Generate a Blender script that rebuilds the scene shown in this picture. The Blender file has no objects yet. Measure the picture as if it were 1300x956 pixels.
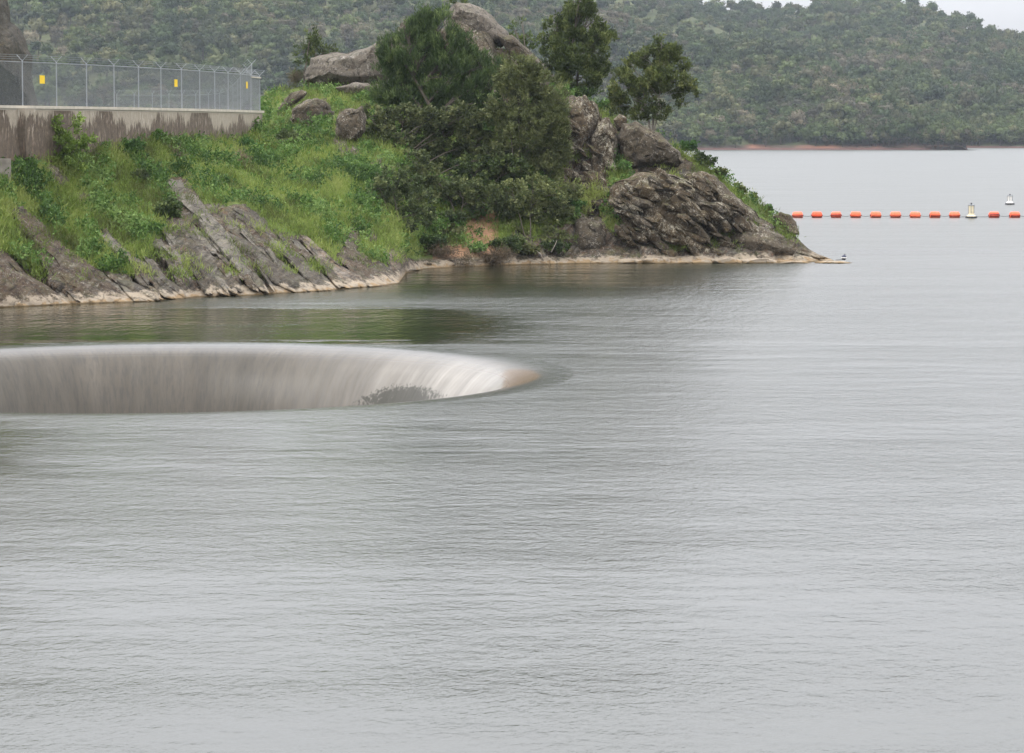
import bpy, bmesh, math, random
import numpy as np
from mathutils import Vector, noise, Matrix

scene = bpy.context.scene
COL = scene.collection

# ------------------------------------------------------------------ camera
F = 3640.0            # focal length in photo pixels (photo 1300 wide)
H = 7.7               # eye height above the lake
TH = math.atan(268.0 / F)
CT, ST = math.cos(TH), math.sin(TH)
cd = bpy.data.cameras.new('camera'); cam = bpy.data.objects.new('camera', cd); COL.objects.link(cam)
cd.sensor_width = 36.0; cd.lens = 36.0 * F / 1300.0
cd.shift_y = -45.0 / 1300.0
cd.clip_start = 0.5; cd.clip_end = 30000
cam.location = (0, 0, H); cam.rotation_euler = (math.pi / 2 - TH, 0, 0)
scene.camera = cam

# ------------------------------------------------------------------ sky and light (overcast)
SUN_EL, SUN_AZ = math.radians(52), math.radians(-125)   # high, behind and to the left
w = bpy.data.worlds.new('World'); scene.world = w; w.use_nodes = True
nt = w.node_tree; N = nt.nodes; L = nt.links; N.clear()
sky = N.new('ShaderNodeTexSky'); sky.sky_type = 'NISHITA'; sky.sun_disc = False
sky.sun_elevation = SUN_EL; sky.sun_rotation = SUN_AZ; sky.air_density = 1.0; sky.dust_density = 3.0
tc = N.new('ShaderNodeTexCoord'); sep = N.new('ShaderNodeSeparateXYZ'); L.new(tc.outputs['Generated'], sep.inputs[0])
mr = N.new('ShaderNodeMapRange'); mr.inputs['From Min'].default_value = 0.0; mr.inputs['From Max'].default_value = 1.0
mr.inputs['To Min'].default_value = 2.2; mr.inputs['To Max'].default_value = 31.0
zc = N.new('ShaderNodeMath'); zc.operation = 'MAXIMUM'; L.new(sep.outputs['Z'], zc.inputs[0]); zc.inputs[1].default_value = 0.0
zp = N.new('ShaderNodeMath'); zp.operation = 'POWER'; L.new(zc.outputs[0], zp.inputs[0]); zp.inputs[1].default_value = 0.6; L.new(zp.outputs[0], mr.inputs['Value'])
cl = N.new('ShaderNodeTexNoise'); cl.inputs['Scale'].default_value = 2.6; cl.inputs['Detail'].default_value = 5
mpc = N.new('ShaderNodeMapping'); mpc.inputs['Scale'].default_value = (1, 1, 2.6); L.new(tc.outputs['Generated'], mpc.inputs[0]); L.new(mpc.outputs[0], cl.inputs['Vector'])
cr = N.new('ShaderNodeMapRange'); cr.inputs['From Min'].default_value = .3; cr.inputs['From Max'].default_value = .7
cr.inputs['To Min'].default_value = .9; cr.inputs['To Max'].default_value = 1.1; L.new(cl.outputs['Fac'], cr.inputs['Value'])
mm = N.new('ShaderNodeMath'); mm.operation = 'MULTIPLY'; L.new(mr.outputs[0], mm.inputs[0]); L.new(cr.outputs[0], mm.inputs[1])
cc = N.new('ShaderNodeVectorMath'); cc.operation = 'SCALE'; cc.inputs[0].default_value = (0.975, 0.975, 1.012); L.new(mm.outputs[0], cc.inputs['Scale'])
mx = N.new('ShaderNodeMix'); mx.data_type = 'RGBA'; mx.inputs['Factor'].default_value = 0.9
L.new(sky.outputs[0], mx.inputs['A']); L.new(cc.outputs[0], mx.inputs['B'])
bg = N.new('ShaderNodeBackground'); bg.inputs['Strength'].default_value = 0.1; L.new(mx.outputs['Result'], bg.inputs['Color'])
wo = N.new('ShaderNodeOutputWorld'); L.new(bg.outputs[0], wo.inputs['Surface'])
sd = bpy.data.lights.new('sun', 'SUN'); sun = bpy.data.objects.new('sun', sd); COL.objects.link(sun)
sd.energy = 0.9; sd.angle = math.radians(25); sd.color = (1, .97, .92)
sdir = Vector((math.sin(SUN_AZ) * math.cos(SUN_EL), math.cos(SUN_AZ) * math.cos(SUN_EL), math.sin(SUN_EL)))
sun.rotation_euler = sdir.to_track_quat('Z', 'Y').to_euler()
vs = scene.view_settings; vs.view_transform = 'Standard'; vs.look = 'None'; vs.exposure = 0.45; vs.gamma = 1.0
scene.render.engine = 'CYCLES'
scene.cycles.use_denoising = True
scene.cycles.max_bounces = 6; scene.cycles.transparent_max_bounces = 12
scene.cycles.volume_bounces = 1
scene.cycles.caustics_reflective = False; scene.cycles.caustics_refractive = False

# ------------------------------------------------------------------ helpers
def P(px, py, Y):
    a = (px - 650.0) / F; b = (433.0 - py) / F
    t = Y / (CT + b * ST)
    return Vector((a * t, Y, H + t * (b * CT - ST)))

def W(px, py):
    a = (px - 650.0) / F; b = (433.0 - py) / F
    t = H / (ST - b * CT)
    return Vector((a * t, t * (CT + b * ST), 0.0))

def proj(v):
    y = v[1] * CT - (v[2] - H) * ST; u = v[1] * ST + (v[2] - H) * CT
    return 650 + F * v[0] / y, 433 - F * u / y

def tag(o, label=None, cat=None, group=None, kind=None):
    if label: o['label'] = label
    if cat: o['category'] = cat
    if group: o['group'] = group
    if kind: o['kind'] = kind
    return o

def obj(name, me, mat=None, parent=None, loc=None):
    o = bpy.data.objects.new(name, me); COL.objects.link(o)
    if mat is not None and me is not None and len(me.materials) == 0: me.materials.append(mat)
    if parent is not None: o.parent = parent
    if loc is not None: o.location = loc
    return o

def empty(name, loc):
    o = bpy.data.objects.new(name, None); COL.objects.link(o); o.location = loc
    o.empty_display_size = .3
    return o

def pymesh(name, verts, faces, smooth=False):
    me = bpy.data.meshes.new(name); me.from_pydata([tuple(v) for v in verts], [], faces)
    if smooth: me.polygons.foreach_set('use_smooth', [True] * len(me.polygons))
    me.update(); return me

def npmesh(name, V, FQ, smooth=False):
    """V (n,3); FQ (m,k) constant-size faces"""
    me = bpy.data.meshes.new(name); V = np.asarray(V, np.float32); FQ = np.asarray(FQ, np.int32)
    m, k = FQ.shape
    me.vertices.add(len(V)); me.vertices.foreach_set('co', V.ravel())
    me.loops.add(m * k); me.loops.foreach_set('vertex_index', FQ.ravel())
    me.polygons.add(m); me.polygons.foreach_set('loop_start', np.arange(0, m * k, k, dtype=np.int32))
    try: me.polygons.foreach_set('loop_total', np.full(m, k, dtype=np.int32))
    except Exception: pass
    if smooth: me.polygons.foreach_set('use_smooth', np.ones(m, dtype=bool))
    me.update(calc_edges=True); return me

def fattr(me, name, vals):
    a = me.attributes.new(name, 'FLOAT', 'POINT'); a.data.foreach_set('value', np.asarray(vals, np.float32))

class MB:
    def __init__(s): s.v = []; s.f = []
    def box(s, c, d, rot=None):
        n = len(s.v)
        for x in (-.5, .5):
            for y in (-.5, .5):
                for z in (-.5, .5):
                    p = Vector((x * d[0], y * d[1], z * d[2]))
                    if rot is not None: p = rot @ p
                    s.v.append(Vector(c) + p)
        for q in ((0, 1, 3, 2), (4, 6, 7, 5), (0, 4, 5, 1), (2, 3, 7, 6), (0, 2, 6, 4), (1, 5, 7, 3)):
            s.f.append(tuple(n + i for i in q))
    def tube(s, pts, radii, k=6, cap=True):
        n0 = len(s.v); m = len(pts)
        pts = [Vector(p) for p in pts]
        for i, p in enumerate(pts):
            t = (pts[min(i + 1, m - 1)] - pts[max(i - 1, 0)]).normalized()
            a = t.cross(Vector((0.13, 0.9, 0.2)))
            if a.length < 1e-3: a = t.cross(Vector((1, 0, 0)))
            a.normalize(); b = t.cross(a)
            r = radii[i] if hasattr(radii, '__len__') else radii
            for j in range(k):
                an = 2 * math.pi * j / k
                s.v.append(p + (a * math.cos(an) + b * math.sin(an)) * r)
        for i in range(m - 1):
            for j in range(k):
                j2 = (j + 1) % k
                s.f.append((n0 + i * k + j, n0 + i * k + j2, n0 + (i + 1) * k + j2, n0 + (i + 1) * k + j))
        if cap:
            s.f.append(tuple(n0 + j for j in reversed(range(k)))); s.f.append(tuple(n0 + (m - 1) * k + j for j in range(k)))
    def lathe(s, prof, c, k=24, axis='Z', cap=True):
        n0 = len(s.v); c = Vector(c)
        for (r, h) in prof:
            for j in range(k):
                an = 2 * math.pi * j / k
                if axis == 'Z': p = Vector((r * math.cos(an), r * math.sin(an), h))
                else: p = Vector((h, r * math.cos(an), r * math.sin(an)))
                s.v.append(c + p)
        for i in range(len(prof) - 1):
            for j in range(k):
                j2 = (j + 1) % k
                s.f.append((n0 + i * k + j, n0 + i * k + j2, n0 + (i + 1) * k + j2, n0 + (i + 1) * k + j))
        if cap:
            s.f.append(tuple(n0 + j for j in reversed(range(k)))); s.f.append(tuple(n0 + (len(prof) - 1) * k + j for j in range(k)))
    def mesh(s, name, smooth=False):
        return pymesh(name, s.v, s.f, smooth)
    def build(s, name, mat, parent=None, smooth=False, loc=None):
        return obj(name, s.mesh(name, smooth), mat, parent, loc)

# ------------------------------------------------------------------ materials
class NB:
    """small node builder"""
    def __init__(s, name):
        s.m = bpy.data.materials.new(name); s.m.use_nodes = True; s.t = s.m.node_tree
        s.n = s.t.nodes; s.l = s.t.links; s.n.clear()
        s.out = s.n.new('ShaderNodeOutputMaterial'); s.b = s.n.new('ShaderNodeBsdfPrincipled')
        s.l.new(s.b.outputs[0], s.out.inputs['Surface'])
    def new(s, t, **kw):
        n = s.n.new(t)
        for k, v in kw.items(): setattr(n, k, v)
        return n
    def put(s, inp, v):
        if hasattr(v, 'is_output') or isinstance(v, bpy.types.NodeSocket): s.l.new(v, inp)
        elif isinstance(v, (tuple, list)) and len(v) == 3 and inp.type == 'RGBA': inp.default_value = (*v, 1)
        else: inp.default_value = v
    def pos(s): return s.new('ShaderNodeNewGeometry').outputs['Position']
    def objc(s): return s.new('ShaderNodeTexCoord').outputs['Object']
    def map(s, vec, scale=(1, 1, 1), rot=(0, 0, 0), loc=(0, 0, 0)):
        n = s.new('ShaderNodeMapping'); s.l.new(vec, n.inputs[0]); n.inputs['Scale'].default_value = scale
        n.inputs['Rotation'].default_value = rot; n.inputs['Location'].default_value = loc; return n.outputs[0]
    def noise(s, vec, scale, detail=4, rough=.55, dist=0, out='Fac'):
        n = s.new('ShaderNodeTexNoise'); s.l.new(vec, n.inputs['Vector'])
        n.inputs['Scale'].default_value = scale; n.inputs['Detail'].default_value = detail
        n.inputs['Roughness'].default_value = rough; n.inputs['Distortion'].default_value = dist
        return n.outputs[out]
    def vor(s, vec, scale, feature='F1', out='Distance', rand=1):
        n = s.new('ShaderNodeTexVoronoi', feature=feature); s.l.new(vec, n.inputs['Vector'])
        n.inputs['Scale'].default_value = scale; n.inputs['Randomness'].default_value = rand
        return n.outputs[out]
    def rng(s, v, a, b, c=0, d=1, smooth=False):
        n = s.new('ShaderNodeMapRange'); 
        if smooth: n.interpolation_type = 'SMOOTHSTEP'
        s.put(n.inputs['Value'], v)
        for k, x in zip(('From Min', 'From Max', 'To Min', 'To Max'), (a, b, c, d)): s.put(n.inputs[k], x)
        return n.outputs[0]
    def math(s, op, a, b=None, c=None):
        n = s.new('ShaderNodeMath', operation=op); s.put(n.inputs[0], a)
        if b is not None: s.put(n.inputs[1], b)
        if c is not None: s.put(n.inputs[2], c)
        return n.outputs[0]
    def mix(s, f, a, b, mode='MIX'):
        n = s.new('ShaderNodeMix', data_type='RGBA', blend_type=mode)
        s.put(n.inputs['Factor'], f); s.put(n.inputs['A'], a); s.put(n.inputs['B'], b); return n.outputs['Result']
    def ramp(s, f, stops):
        n = s.new('ShaderNodeValToRGB'); s.put(n.inputs[0], f); e = n.color_ramp.elements
        while len(e) < len(stops): e.new(.5)
        for i, (p, c) in enumerate(stops): e[i].position = p; e[i].color = (*c, 1)
        return n.outputs[0]
    def attr(s, name, out='Fac'):
        n = s.new('ShaderNodeAttribute'); n.attribute_name = name; return n.outputs[out]
    def sep(s, v):
        n = s.new('ShaderNodeSeparateXYZ'); s.l.new(v, n.inputs[0]); return n.outputs
    def bump(s, h, dist=.1, strength=1, normal=None):
        n = s.new('ShaderNodeBump'); s.put(n.inputs['Height'], h); s.put(n.inputs['Distance'], dist); s.put(n.inputs['Strength'], strength)
        if normal is not None: s.l.new(normal, n.inputs['Normal'])
        return n.outputs[0]
    def done(s, color, rough=.9, normal=None, spec=.3, **kw):
        s.put(s.b.inputs['Base Color'], color); s.put(s.b.inputs['Roughness'], rough)
        s.put(s.b.inputs['Specular IOR Level'], spec)
        if normal is not None: s.l.new(normal, s.b.inputs['Normal'])
        for k, v in kw.items(): s.put(s.b.inputs[k], v)
        return s.m

def simple(name, col, rough=.6, metallic=0, var=.12, scale=6):
    b = NB(name); p = b.objc(); n = b.noise(p, scale, 4)
    c = b.mix(b.rng(n, .3, .7), tuple(x * (1 - var) for x in col), tuple(min(1, x * (1 + var)) for x in col))
    return b.done(c, rough, Metallic=metallic)

def rock_colour(b, base, dark, pale, lichen=.5, strata=None, moss=.35, ring=True, warm=(.20, .11, .06)):
    """returns colour, height sockets"""
    p = b.pos()
    big = b.noise(p, .55, 5, .6); mid = b.noise(p, 2.2, 6, .65); fine = b.noise(p, 14, 5, .7)
    c = b.mix(b.rng(big, .35, .65), base, dark)
    c = b.mix(b.rng(mid, .45, .75, 0, .7), c, warm)
    c = b.mix(b.math('MULTIPLY', b.rng(fine, .42, .62), .45), c, dark)
    if strata is not None:
        q = b.map(p, (1, 1, 1), (0, strata, 0)); q = b.map(q, (.25, .6, 3.4))
        st = b.noise(q, 1.0, 6, .7, .4)
        c = b.mix(b.rng(st, .5, .68, 0, .38), c, pale)
        c = b.mix(b.rng(st, .44, .36, 0, .85), c, tuple(x * .35 for x in dark))
    # lichen: pale rosettes in patches
    lv = b.noise(p, 3.3, 3, .75, .8); lm = b.noise(b.map(p, loc=(7, 3, 1)), .8, 3)
    lsp = b.noise(b.map(p, (1.3, 1, 1), loc=(4, 4, 0)), 7, 5, .8, 1.2)
    thr = b.rng(lm, .35, .65, .78, .78 - .30 * lichen)
    lf = b.math('GREATER_THAN', b.math('ADD', b.math('MULTIPLY', lv, .8), b.rng(lsp, .4, .7, 0, .4)), thr)
    lf2 = b.math('MULTIPLY', lf, b.rng(fine, .35, .55, .25, .95))
    c = b.mix(lf2, c, pale)
    ya = b.noise(b.map(p, loc=(2, 9, 4)), 5.5, 4, .75)
    c = b.mix(b.rng(ya, .64, .70, 0, .55), c, (.26, .20, .05))
    bl = b.noise(b.map(p, loc=(12, 1, 8)), 4.2, 5, .7)
    c = b.mix(b.rng(bl, .52, .60, 0, .7), c, (.03, .026, .021))
    fl = b.noise(b.map(p, loc=(3, 14, 2)), 6.5, 5, .8)
    c = b.mix(b.rng(fl, .57, .63, 0, .35 + .45 * lichen), c, tuple(x * .8 for x in pale))
    # moss and grass film on ledges
    nz = b.sep(b.new('ShaderNodeNewGeometry').outputs['Normal'])[2]
    mo = b.math('MULTIPLY', b.rng(nz, .45, .85), b.rng(b.noise(p, 1.4, 5, .7), .48, .6))
    c = b.mix(b.math('MULTIPLY', mo, moss), c, (.075, .095, .02))
    z = b.sep(p)[2]
    if ring:
        zz = b.math('ADD', z, b.rng(b.noise(p, 1.6, 5, .7), .3, .7, .28, -.28))
        c = b.mix(b.rng(zz, .46, .24, 0, .8, True), c, (.33, .275, .205))
        c = b.mix(b.rng(zz, .14, .06, 0, .8), c, (.24, .16, .08))
        c = b.mix(b.rng(z, .07, .03), c, (.10, .07, .035))
    wp = b.new('ShaderNodeVectorMath', operation='ADD'); b.l.new(p, wp.inputs[0]); b.l.new(b.noise(p, 1.1, 4, .7, 0, 'Color'), wp.inputs[1])
    cr = b.vor(b.map(wp.outputs[0], (1, 1, .6)), .75, 'DISTANCE_TO_EDGE')
    crk = b.rng(cr, 0, .035, 0, 1)
    c = b.mix(b.rng(crk, 0, 1, .35, 0), c, (.02, .018, .015))
    h = b.math('ADD', b.math('MULTIPLY', mid, .6), b.math('MULTIPLY', fine, .22))
    h = b.math('ADD', h, b.math('MULTIPLY', crk, .22))
    if strata is not None: h = b.math('ADD', h, b.math('MULTIPLY', st, .8))
    return c, h

def rock_mat(name, base, dark, pale, lichen=.5, strata=None, moss=.35, ring=True, dist=.25, warm=(.13, .098, .058)):
    b = NB(name); c, h = rock_colour(b, base, dark, pale, lichen, strata, moss, ring, warm)
    return b.done(c, .92, b.bump(h, dist, 1), .25)

M = {}
M['rock_dark'] = rock_mat('lichen rock', (.098, .070, .040), (.040, .029, .018), (.36, .33, .26), .85)
M['rock_grey'] = rock_mat('grey boulder rock', (.17, .148, .12), (.10, .086, .07), (.34, .32, .28), .45, None, .15, False, warm=(.17, .135, .10))
M['rock_brown'] = rock_mat('brown rock', (.100, .080, .055), (.048, .039, .028), (.33, .30, .25), .6, None, .2)
M['rock_slab'] = rock_mat('slab rock', (.078, .066, .051), (.038, .031, .024), (.23, .215, .185), .3, math.radians(48), .15, True, .16)
M['rock_pale'] = rock_mat('pale slab rock', (.135, .122, .10), (.075, .066, .053), (.27, .25, .22), .25, math.radians(50), .12, True, .14, warm=(.22, .18, .13))
M['rock_browns'] = rock_mat('brown slab rock', (.070, .045, .028), (.032, .021, .014), (.22, .20, .165), .55, math.radians(52), .15, True, .16)
M['rock_tan'] = rock_mat('tan shore rock', (.125, .10, .076), (.065, .052, .040), (.31, .28, .24), .3, math.radians(20), .05, True, .12, warm=(.26, .17, .10))

def leaf_mat(name, c1, c2, c3=None, rnd=True, trans=.25):
    b = NB(name)
    t = b.attr('tint')
    c = b.ramp(t, [(0, c1), (.6, c2), (1, c3 or c2)])
    if rnd:
        r = b.new('ShaderNodeObjectInfo').outputs['Random']
        hs = b.new('ShaderNodeHueSaturation'); b.l.new(c, hs.inputs['Color'])
        b.put(hs.inputs['Hue'], b.rng(r, 0, 1, .485, .515)); b.put(hs.inputs['Value'], b.rng(b.math('FRACT', b.math('MULTIPLY', r, 7.3)), 0, 1, .8, 1.2))
        c = hs.outputs[0]
    m = b.done(c, .65, None, .3)
    tr = b.new('ShaderNodeBsdfTranslucent'); b.put(tr.inputs['Color'], c)
    ms = b.new('ShaderNodeMixShader'); ms.inputs[0].default_value = trans
    b.l.new(b.b.outputs[0], ms.inputs[1]); b.l.new(tr.outputs[0], ms.inputs[2]); b.l.new(ms.outputs[0], b.out.inputs['Surface'])
    return m
M['leaf_dark'] = leaf_mat('dark needle leaves', (.024, .040, .012), (.060, .095, .026), (.165, .21, .065))
M['leaf_oak'] = leaf_mat('oak leaves', (.030, .044, .015), (.085, .112, .038), (.20, .225, .09))
M['leaf_olive'] = leaf_mat('olive leaves', (.045, .056, .018), (.115, .135, .045), (.21, .225, .09))
M['leaf_ridge'] = leaf_mat('ridge tree leaves', (.03, .046, .013), (.075, .105, .026), (.17, .20, .06))
M['leaf_bright'] = leaf_mat('bright green leaves', (.10, .14, .025), (.20, .27, .045), (.30, .36, .08))
M['leaf_green'] = leaf_mat('fresh green leaves', (.04, .085, .02), (.08, .16, .035), (.14, .22, .06))
M['leaf_brown'] = leaf_mat('brown twiggy leaves', (.07, .055, .035), (.13, .10, .06), (.20, .16, .10))
M['grass'] = leaf_mat('grass blades', (.085, .10, .024), (.15, .225, .036), (.25, .29, .075), rnd=False, trans=.3)
M['weeds'] = leaf_mat('weed leaves', (.04, .085, .018), (.095, .18, .035), (.19, .28, .08), rnd=False, trans=.3)
M['rock_cliff'] = rock_mat('streaked cliff rock', (.075, .068, .056), (.028, .025, .020), (.17, .16, .14), .2, math.radians(60), .1, False, .25)
M['bark'] = simple('grey bark', (.07, .058, .045), .9, 0, .3, 4)
M['bark_pale'] = simple('pale bark', (.17, .15, .125), .9, 0, .2, 4)
M['galv'] = simple('galvanised steel', (.30, .315, .33), .55, .4, .08)
M['wire'] = simple('fence wire', (.22, .235, .25), .6, .3, .05)
M['yellow'] = simple('yellow sign paint', (.80, .55, .03), .5, 0, .05)
def orange_mat():
    b = NB('faded orange float plastic'); n = b.noise(b.objc(), 4, 5, .7); r = b.new('ShaderNodeObjectInfo').outputs['Random']
    c = b.mix(b.rng(b.math('ADD', n, b.rng(r, 0, 1, -.15, .15)), .3, .7), (.80, .085, .03), (.80, .16, .07))
    return b.done(c, .5)
M['orange'] = orange_mat()
M['maroon'] = simple('dark maroon plastic', (.16, .025, .02), .6, 0, .2, 5)
M['cable'] = simple('dark cable', (.06, .06, .06), .6)
M['cream'] = simple('cream buoy paint', (.66, .58, .40), .5, 0, .1, 5)
M['offwhite'] = simple('white buoy paint', (.70, .68, .64), .5, 0, .1, 5)
M['black'] = simple('black rubber', (.03, .032, .035), .6)
M['navy'] = simple('navy plastic', (.025, .03, .06), .4)

def terrain_mat():
    b = NB('promontory ground')
    rc, rh = rock_colour(b, (.078, .062, .046), (.036, .030, .023), (.28, .26, .22), .6, math.radians(50), .3)
    p = b.pos()
    n1 = b.noise(p, .8, 5, .6); n2 = b.noise(p, 6, 5, .65)
    g = b.mix(b.rng(n1, .35, .65), (.075, .12, .025), (.13, .16, .04))
    g = b.mix(b.rng(n2, .55, .7, 0, .7), g, (.12, .09, .05))
    g = b.mix(b.rng(b.noise(p, .35, 3), .55, .7, 0, .6), g, (.17, .16, .06))
    k = b.math('ADD', b.attr('rock'), b.math('MULTIPLY', b.rng(b.noise(p, 1.5, 5, .7), .3, .7, -1, 1), .45))
    s = b.attr('soil')
    g = b.mix(b.rng(b.math('ADD', s, b.rng(n1, .3, .7, -.3, .3)), .45, .6), g, b.mix(b.rng(n2, .3, .7), (.20, .12, .07), (.30, .17, .10)))
    f = b.rng(k, .45, .55)
    z = b.sep(p)[2]; f = b.math('MAXIMUM', f, b.rng(z, .6, .4))
    c = b.mix(f, g, rc)
    h = b.math('ADD', b.math('MULTIPLY', rh, f), b.math('MULTIPLY', n2, .3))
    return b.done(c, .95, b.bump(h, .22), .2)
M['terrain'] = terrain_mat()

# ------------------------------------------------------------------ promontory terrain
POST = [31, 74, 112, 146.7, 177.7, 206, 232, 255, 274, 291, 306.6, 319.6, 331]
PZ = 8.86                                # top of the wall coping
WY = [137.0]
def px2x(px, Y): return (px - 650) / F * Y
for i in range(1, 13):                   # posts every 3.15 m along a wall that curves away
    y0 = WY[-1]; x0 = px2x(POST[i - 1], y0) ; lo, hi = y0, y0 + 3.5
    for _ in range(40):
        mid = (lo + hi) / 2
        if math.hypot(px2x(POST[i], mid) - x0, mid - y0) < 3.15: lo = mid
        else: hi = mid
    WY.append(lo)
POSTX = [px2x(p, y) for p, y in zip(POST, WY)]
# two more posts to the left of the frame, same heading
for k in range(4):
    d = Vector((POSTX[0] - POSTX[1], WY[0] - WY[1], 0)).normalized() * 3.15
    if k: d = Vector((d.x - .12 * k, d.y + .10 * k, 0)).normalized() * 3.15
    POSTX.insert(0, POSTX[0] + d.x); WY.insert(0, WY[0] + d.y)
WPATH = [Vector((x, y, 0)) for x, y in zip(POSTX, WY)]
WPX = [650 + F * v.x / v.y for v in WPATH]
def wallY(px): return float(np.interp(px, WPX, WY))

def st(px, ys, bz, by):
    return (px, ys, bz, by)
# column: px, shore row, [(row, distance) x4], back [(dY, z or None) x3]
plat = lambda zc: [(1.2, 8.3), (38, 8.2), (105, -1.5)]
TER = [
 (-260, 393, [(330, 128), (290, 130.5), (255, 132.5), (218, 'w')], plat(0)),
 (0, 390, [(325, 127.5), (270, 130.5), (240, 133), (213, 'w')], plat(0)),
 (60, 387, [(335, 129.5), (290, 133), (240, 137), (203, 'w')], plat(0)),
 (130, 384, [(345, 131), (300, 135.5), (240, 141.5), (188, 'w')], plat(0)),
 (200, 382, [(350, 132), (300, 137), (230, 146), (174, 'w')], plat(0)),
 (250, 377, [(330, 135.5), (280, 140), (230, 148), (176, 'w')], plat(0)),
 (300, 376, [(320, 137), (265, 142.5), (220, 152), (176, 'w')], plat(0)),
 (322, 375, [(320, 138), (268, 144), (210, 158), (168, 'w')], [(1.2, 8.3), (18, 8.9), (100, -1.5)]),
 (336, 374, [(320, 138), (270, 145), (166, 'w'), (122, 187)], [(4, 9.9), (20, 8.8), (80, -1.5)]),
 (380, 371, [(325, 141), (270, 149), (180, 166), (110, 186)], [(4, 10.3), (20, 9), (70, -1.5)]),
 (440, 367, [(330, 144), (280, 151), (180, 167), (112, 184)], [(4, 10.1), (20, 9), (60, -1.5)]),
 (490, 362, [(335, 147), (290, 154), (190, 168), (105, 184)], [(4, 10.3), (18, 9), (55, -1.5)]),
 (507, 359.5, [(340, 149), (290, 156), (190, 169), (98, 184)], [(4, 10.6), (16, 9), (50, -1.5)]),
 (516, 347, [(328, 157), (290, 160), (190, 170), (92, 184)], [(4, 10.8), (16, 9), (50, -1.5)]),
 (535, 342, [(325, 161.5), (285, 164), (190, 172), (85, 184.5)], [(4, 11), (14, 9), (45, -1.5)]),
 (600, 338.5, [(312, 164), (270, 167), (180, 174), (68, 185)], [(4, 12), (12, 9), (40, -1.5)]),
 (650, 336.5, [(310, 165), (270, 168), (170, 175), (62, 185)], [(4, 12), (12, 9), (38, -1.5)]),
 (700, 335.5, [(305, 166.5), (260, 169), (180, 174), (103, 182.5)], [(4, 10), (12, 7.5), (34, -1.5)]),
 (740, 334.5, [(300, 167.5), (240, 170), (180, 173), (126, 180)], [(4, 9), (11, 6.5), (30, -1.5)]),
 (800, 334, [(300, 168), (250, 170), (200, 172.5), (160, 177.5)], [(3, 7.3), (10, 5.5), (27, -1.5)]),
 (850, 333.5, [(300, 168.5), (260, 170), (220, 172), (183, 176)], [(3, 6.3), (9, 4.5), (24, -1.5)]),
 (900, 333.5, [(305, 168.6), (275, 170), (240, 172), (214, 175)], [(3, 4.9), (8, 3.4), (20, -1.5)]),
 (960, 333.3, [(312, 168.8), (292, 169.8), (272, 171.3), (257, 174)], [(2.5, 3), (7, 2), (16, -1.5)]),
 (1010, 333, [(322, 168.8), (312, 169.4), (303, 170.2), (297, 171.5)], [(2, 1.2), (5, .6), (10, -1.5)]),
 (1045, 332.3, [(330, 168.9), (328, 169.3), (326, 169.8), (324.5, 170.3)], [(1, .2), (3, -.3), (6, -1.5)]),
 (1064, 331.8, [(331.5, 169), (331.3, 169.2), (331.2, 169.4), (331.3, 169.8)], [(1, -.3), (3, -.8), (6, -1.5)]),
 (1095, 334, [(334, 169), (334, 169.2), (334, 169.4), (334, 169.8)], [(1, -1.5), (3, -1.6), (6, -1.7)]),
]
TPX = []; TST = []
for (px, ys, sts, back) in TER:
    s0 = W(px, ys); pts = []
    und = Vector((px2x(px, s0.y - 4), s0.y - 4, -1.6)); pts.append(und); pts.append(s0)
    for (py, Y) in sts:
        if Y == 'w': Y = wallY(px) - .05
        pts.append(P(px, py, Y))
    cY = pts[-1].y
    for (dY, z) in back: pts.append(Vector((px2x(px, cY + dY), cY + dY, z)))
    if px > 1080:
        for p in pts[1:]: p.z = -1.3
    TPX.append(px); TST.append(np.array([tuple(p) for p in pts]))
TST = np.array(TST)    # columns x 9 x 3
TPX = np.array(TPX, float)
def column(px):
    px = min(max(px, TPX[0]), TPX[-1]); i = min(max(int(np.searchsorted(TPX, px, 'right')) - 1, 0), len(TPX) - 2)
    f = (px - TPX[i]) / (TPX[i + 1] - TPX[i])
    return TST[i] * (1 - f) + TST[i + 1] * f
def ground(px, py):
    c = column(px)
    c1 = c[0:6]
    q = [proj(v)[1] for v in c1]
    if py >= q[0]: return Vector(c1[0])
    for k in range(5):
        if q[k] >= py >= q[k + 1]:
            f = (q[k] - py) / max(q[k] - q[k + 1], 1e-6)
            v = c1[k] * (1 - f) + c1[k + 1] * f
            return Vector((px2x(px, v[1]), v[1], v[2]))
    v = c1[5]; return Vector((px2x(px, v[1]), v[1], v[2]))

ROCKLINE = ([-260, 0, 30, 60, 100, 140, 180, 205, 225, 260, 300, 340, 380, 430, 480, 505, 520, 545, 560, 600, 640, 690, 712, 722, 735],
            [300, 318, 335, 345, 355, 352, 330, 300, 262, 258, 266, 286, 302, 325, 335, 345, 330, 334, 337, 335, 322, 300, 250, 160, 110])
def inpoly(x, y, poly):
    r = False; n = len(poly); j = n - 1
    for i in range(n):
        xi, yi = poly[i]; xj, yj = poly[j]
        if (yi > y) != (yj > y) and x < (xj - xi) * (y - yi) / (yj - yi) + xi: r = not r
        j = i
    return r
GULLY = [[(770, 195), (795, 205), (800, 235), (792, 270), (785, 300), (768, 285), (775, 240)],
         [(710, 240), (735, 235), (750, 262), (735, 280), (712, 290), (690, 280)],
         [(845, 225), (875, 230), (880, 245), (850, 242)],
         [(760, 120), (785, 135), (790, 160), (765, 150)]]
GRASSCREST = ([735, 800, 850, 880, 900, 930, 960, 985, 1010, 1020], [128, 160, 184, 208, 226, 250, 272, 288, 300, 290])
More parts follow.
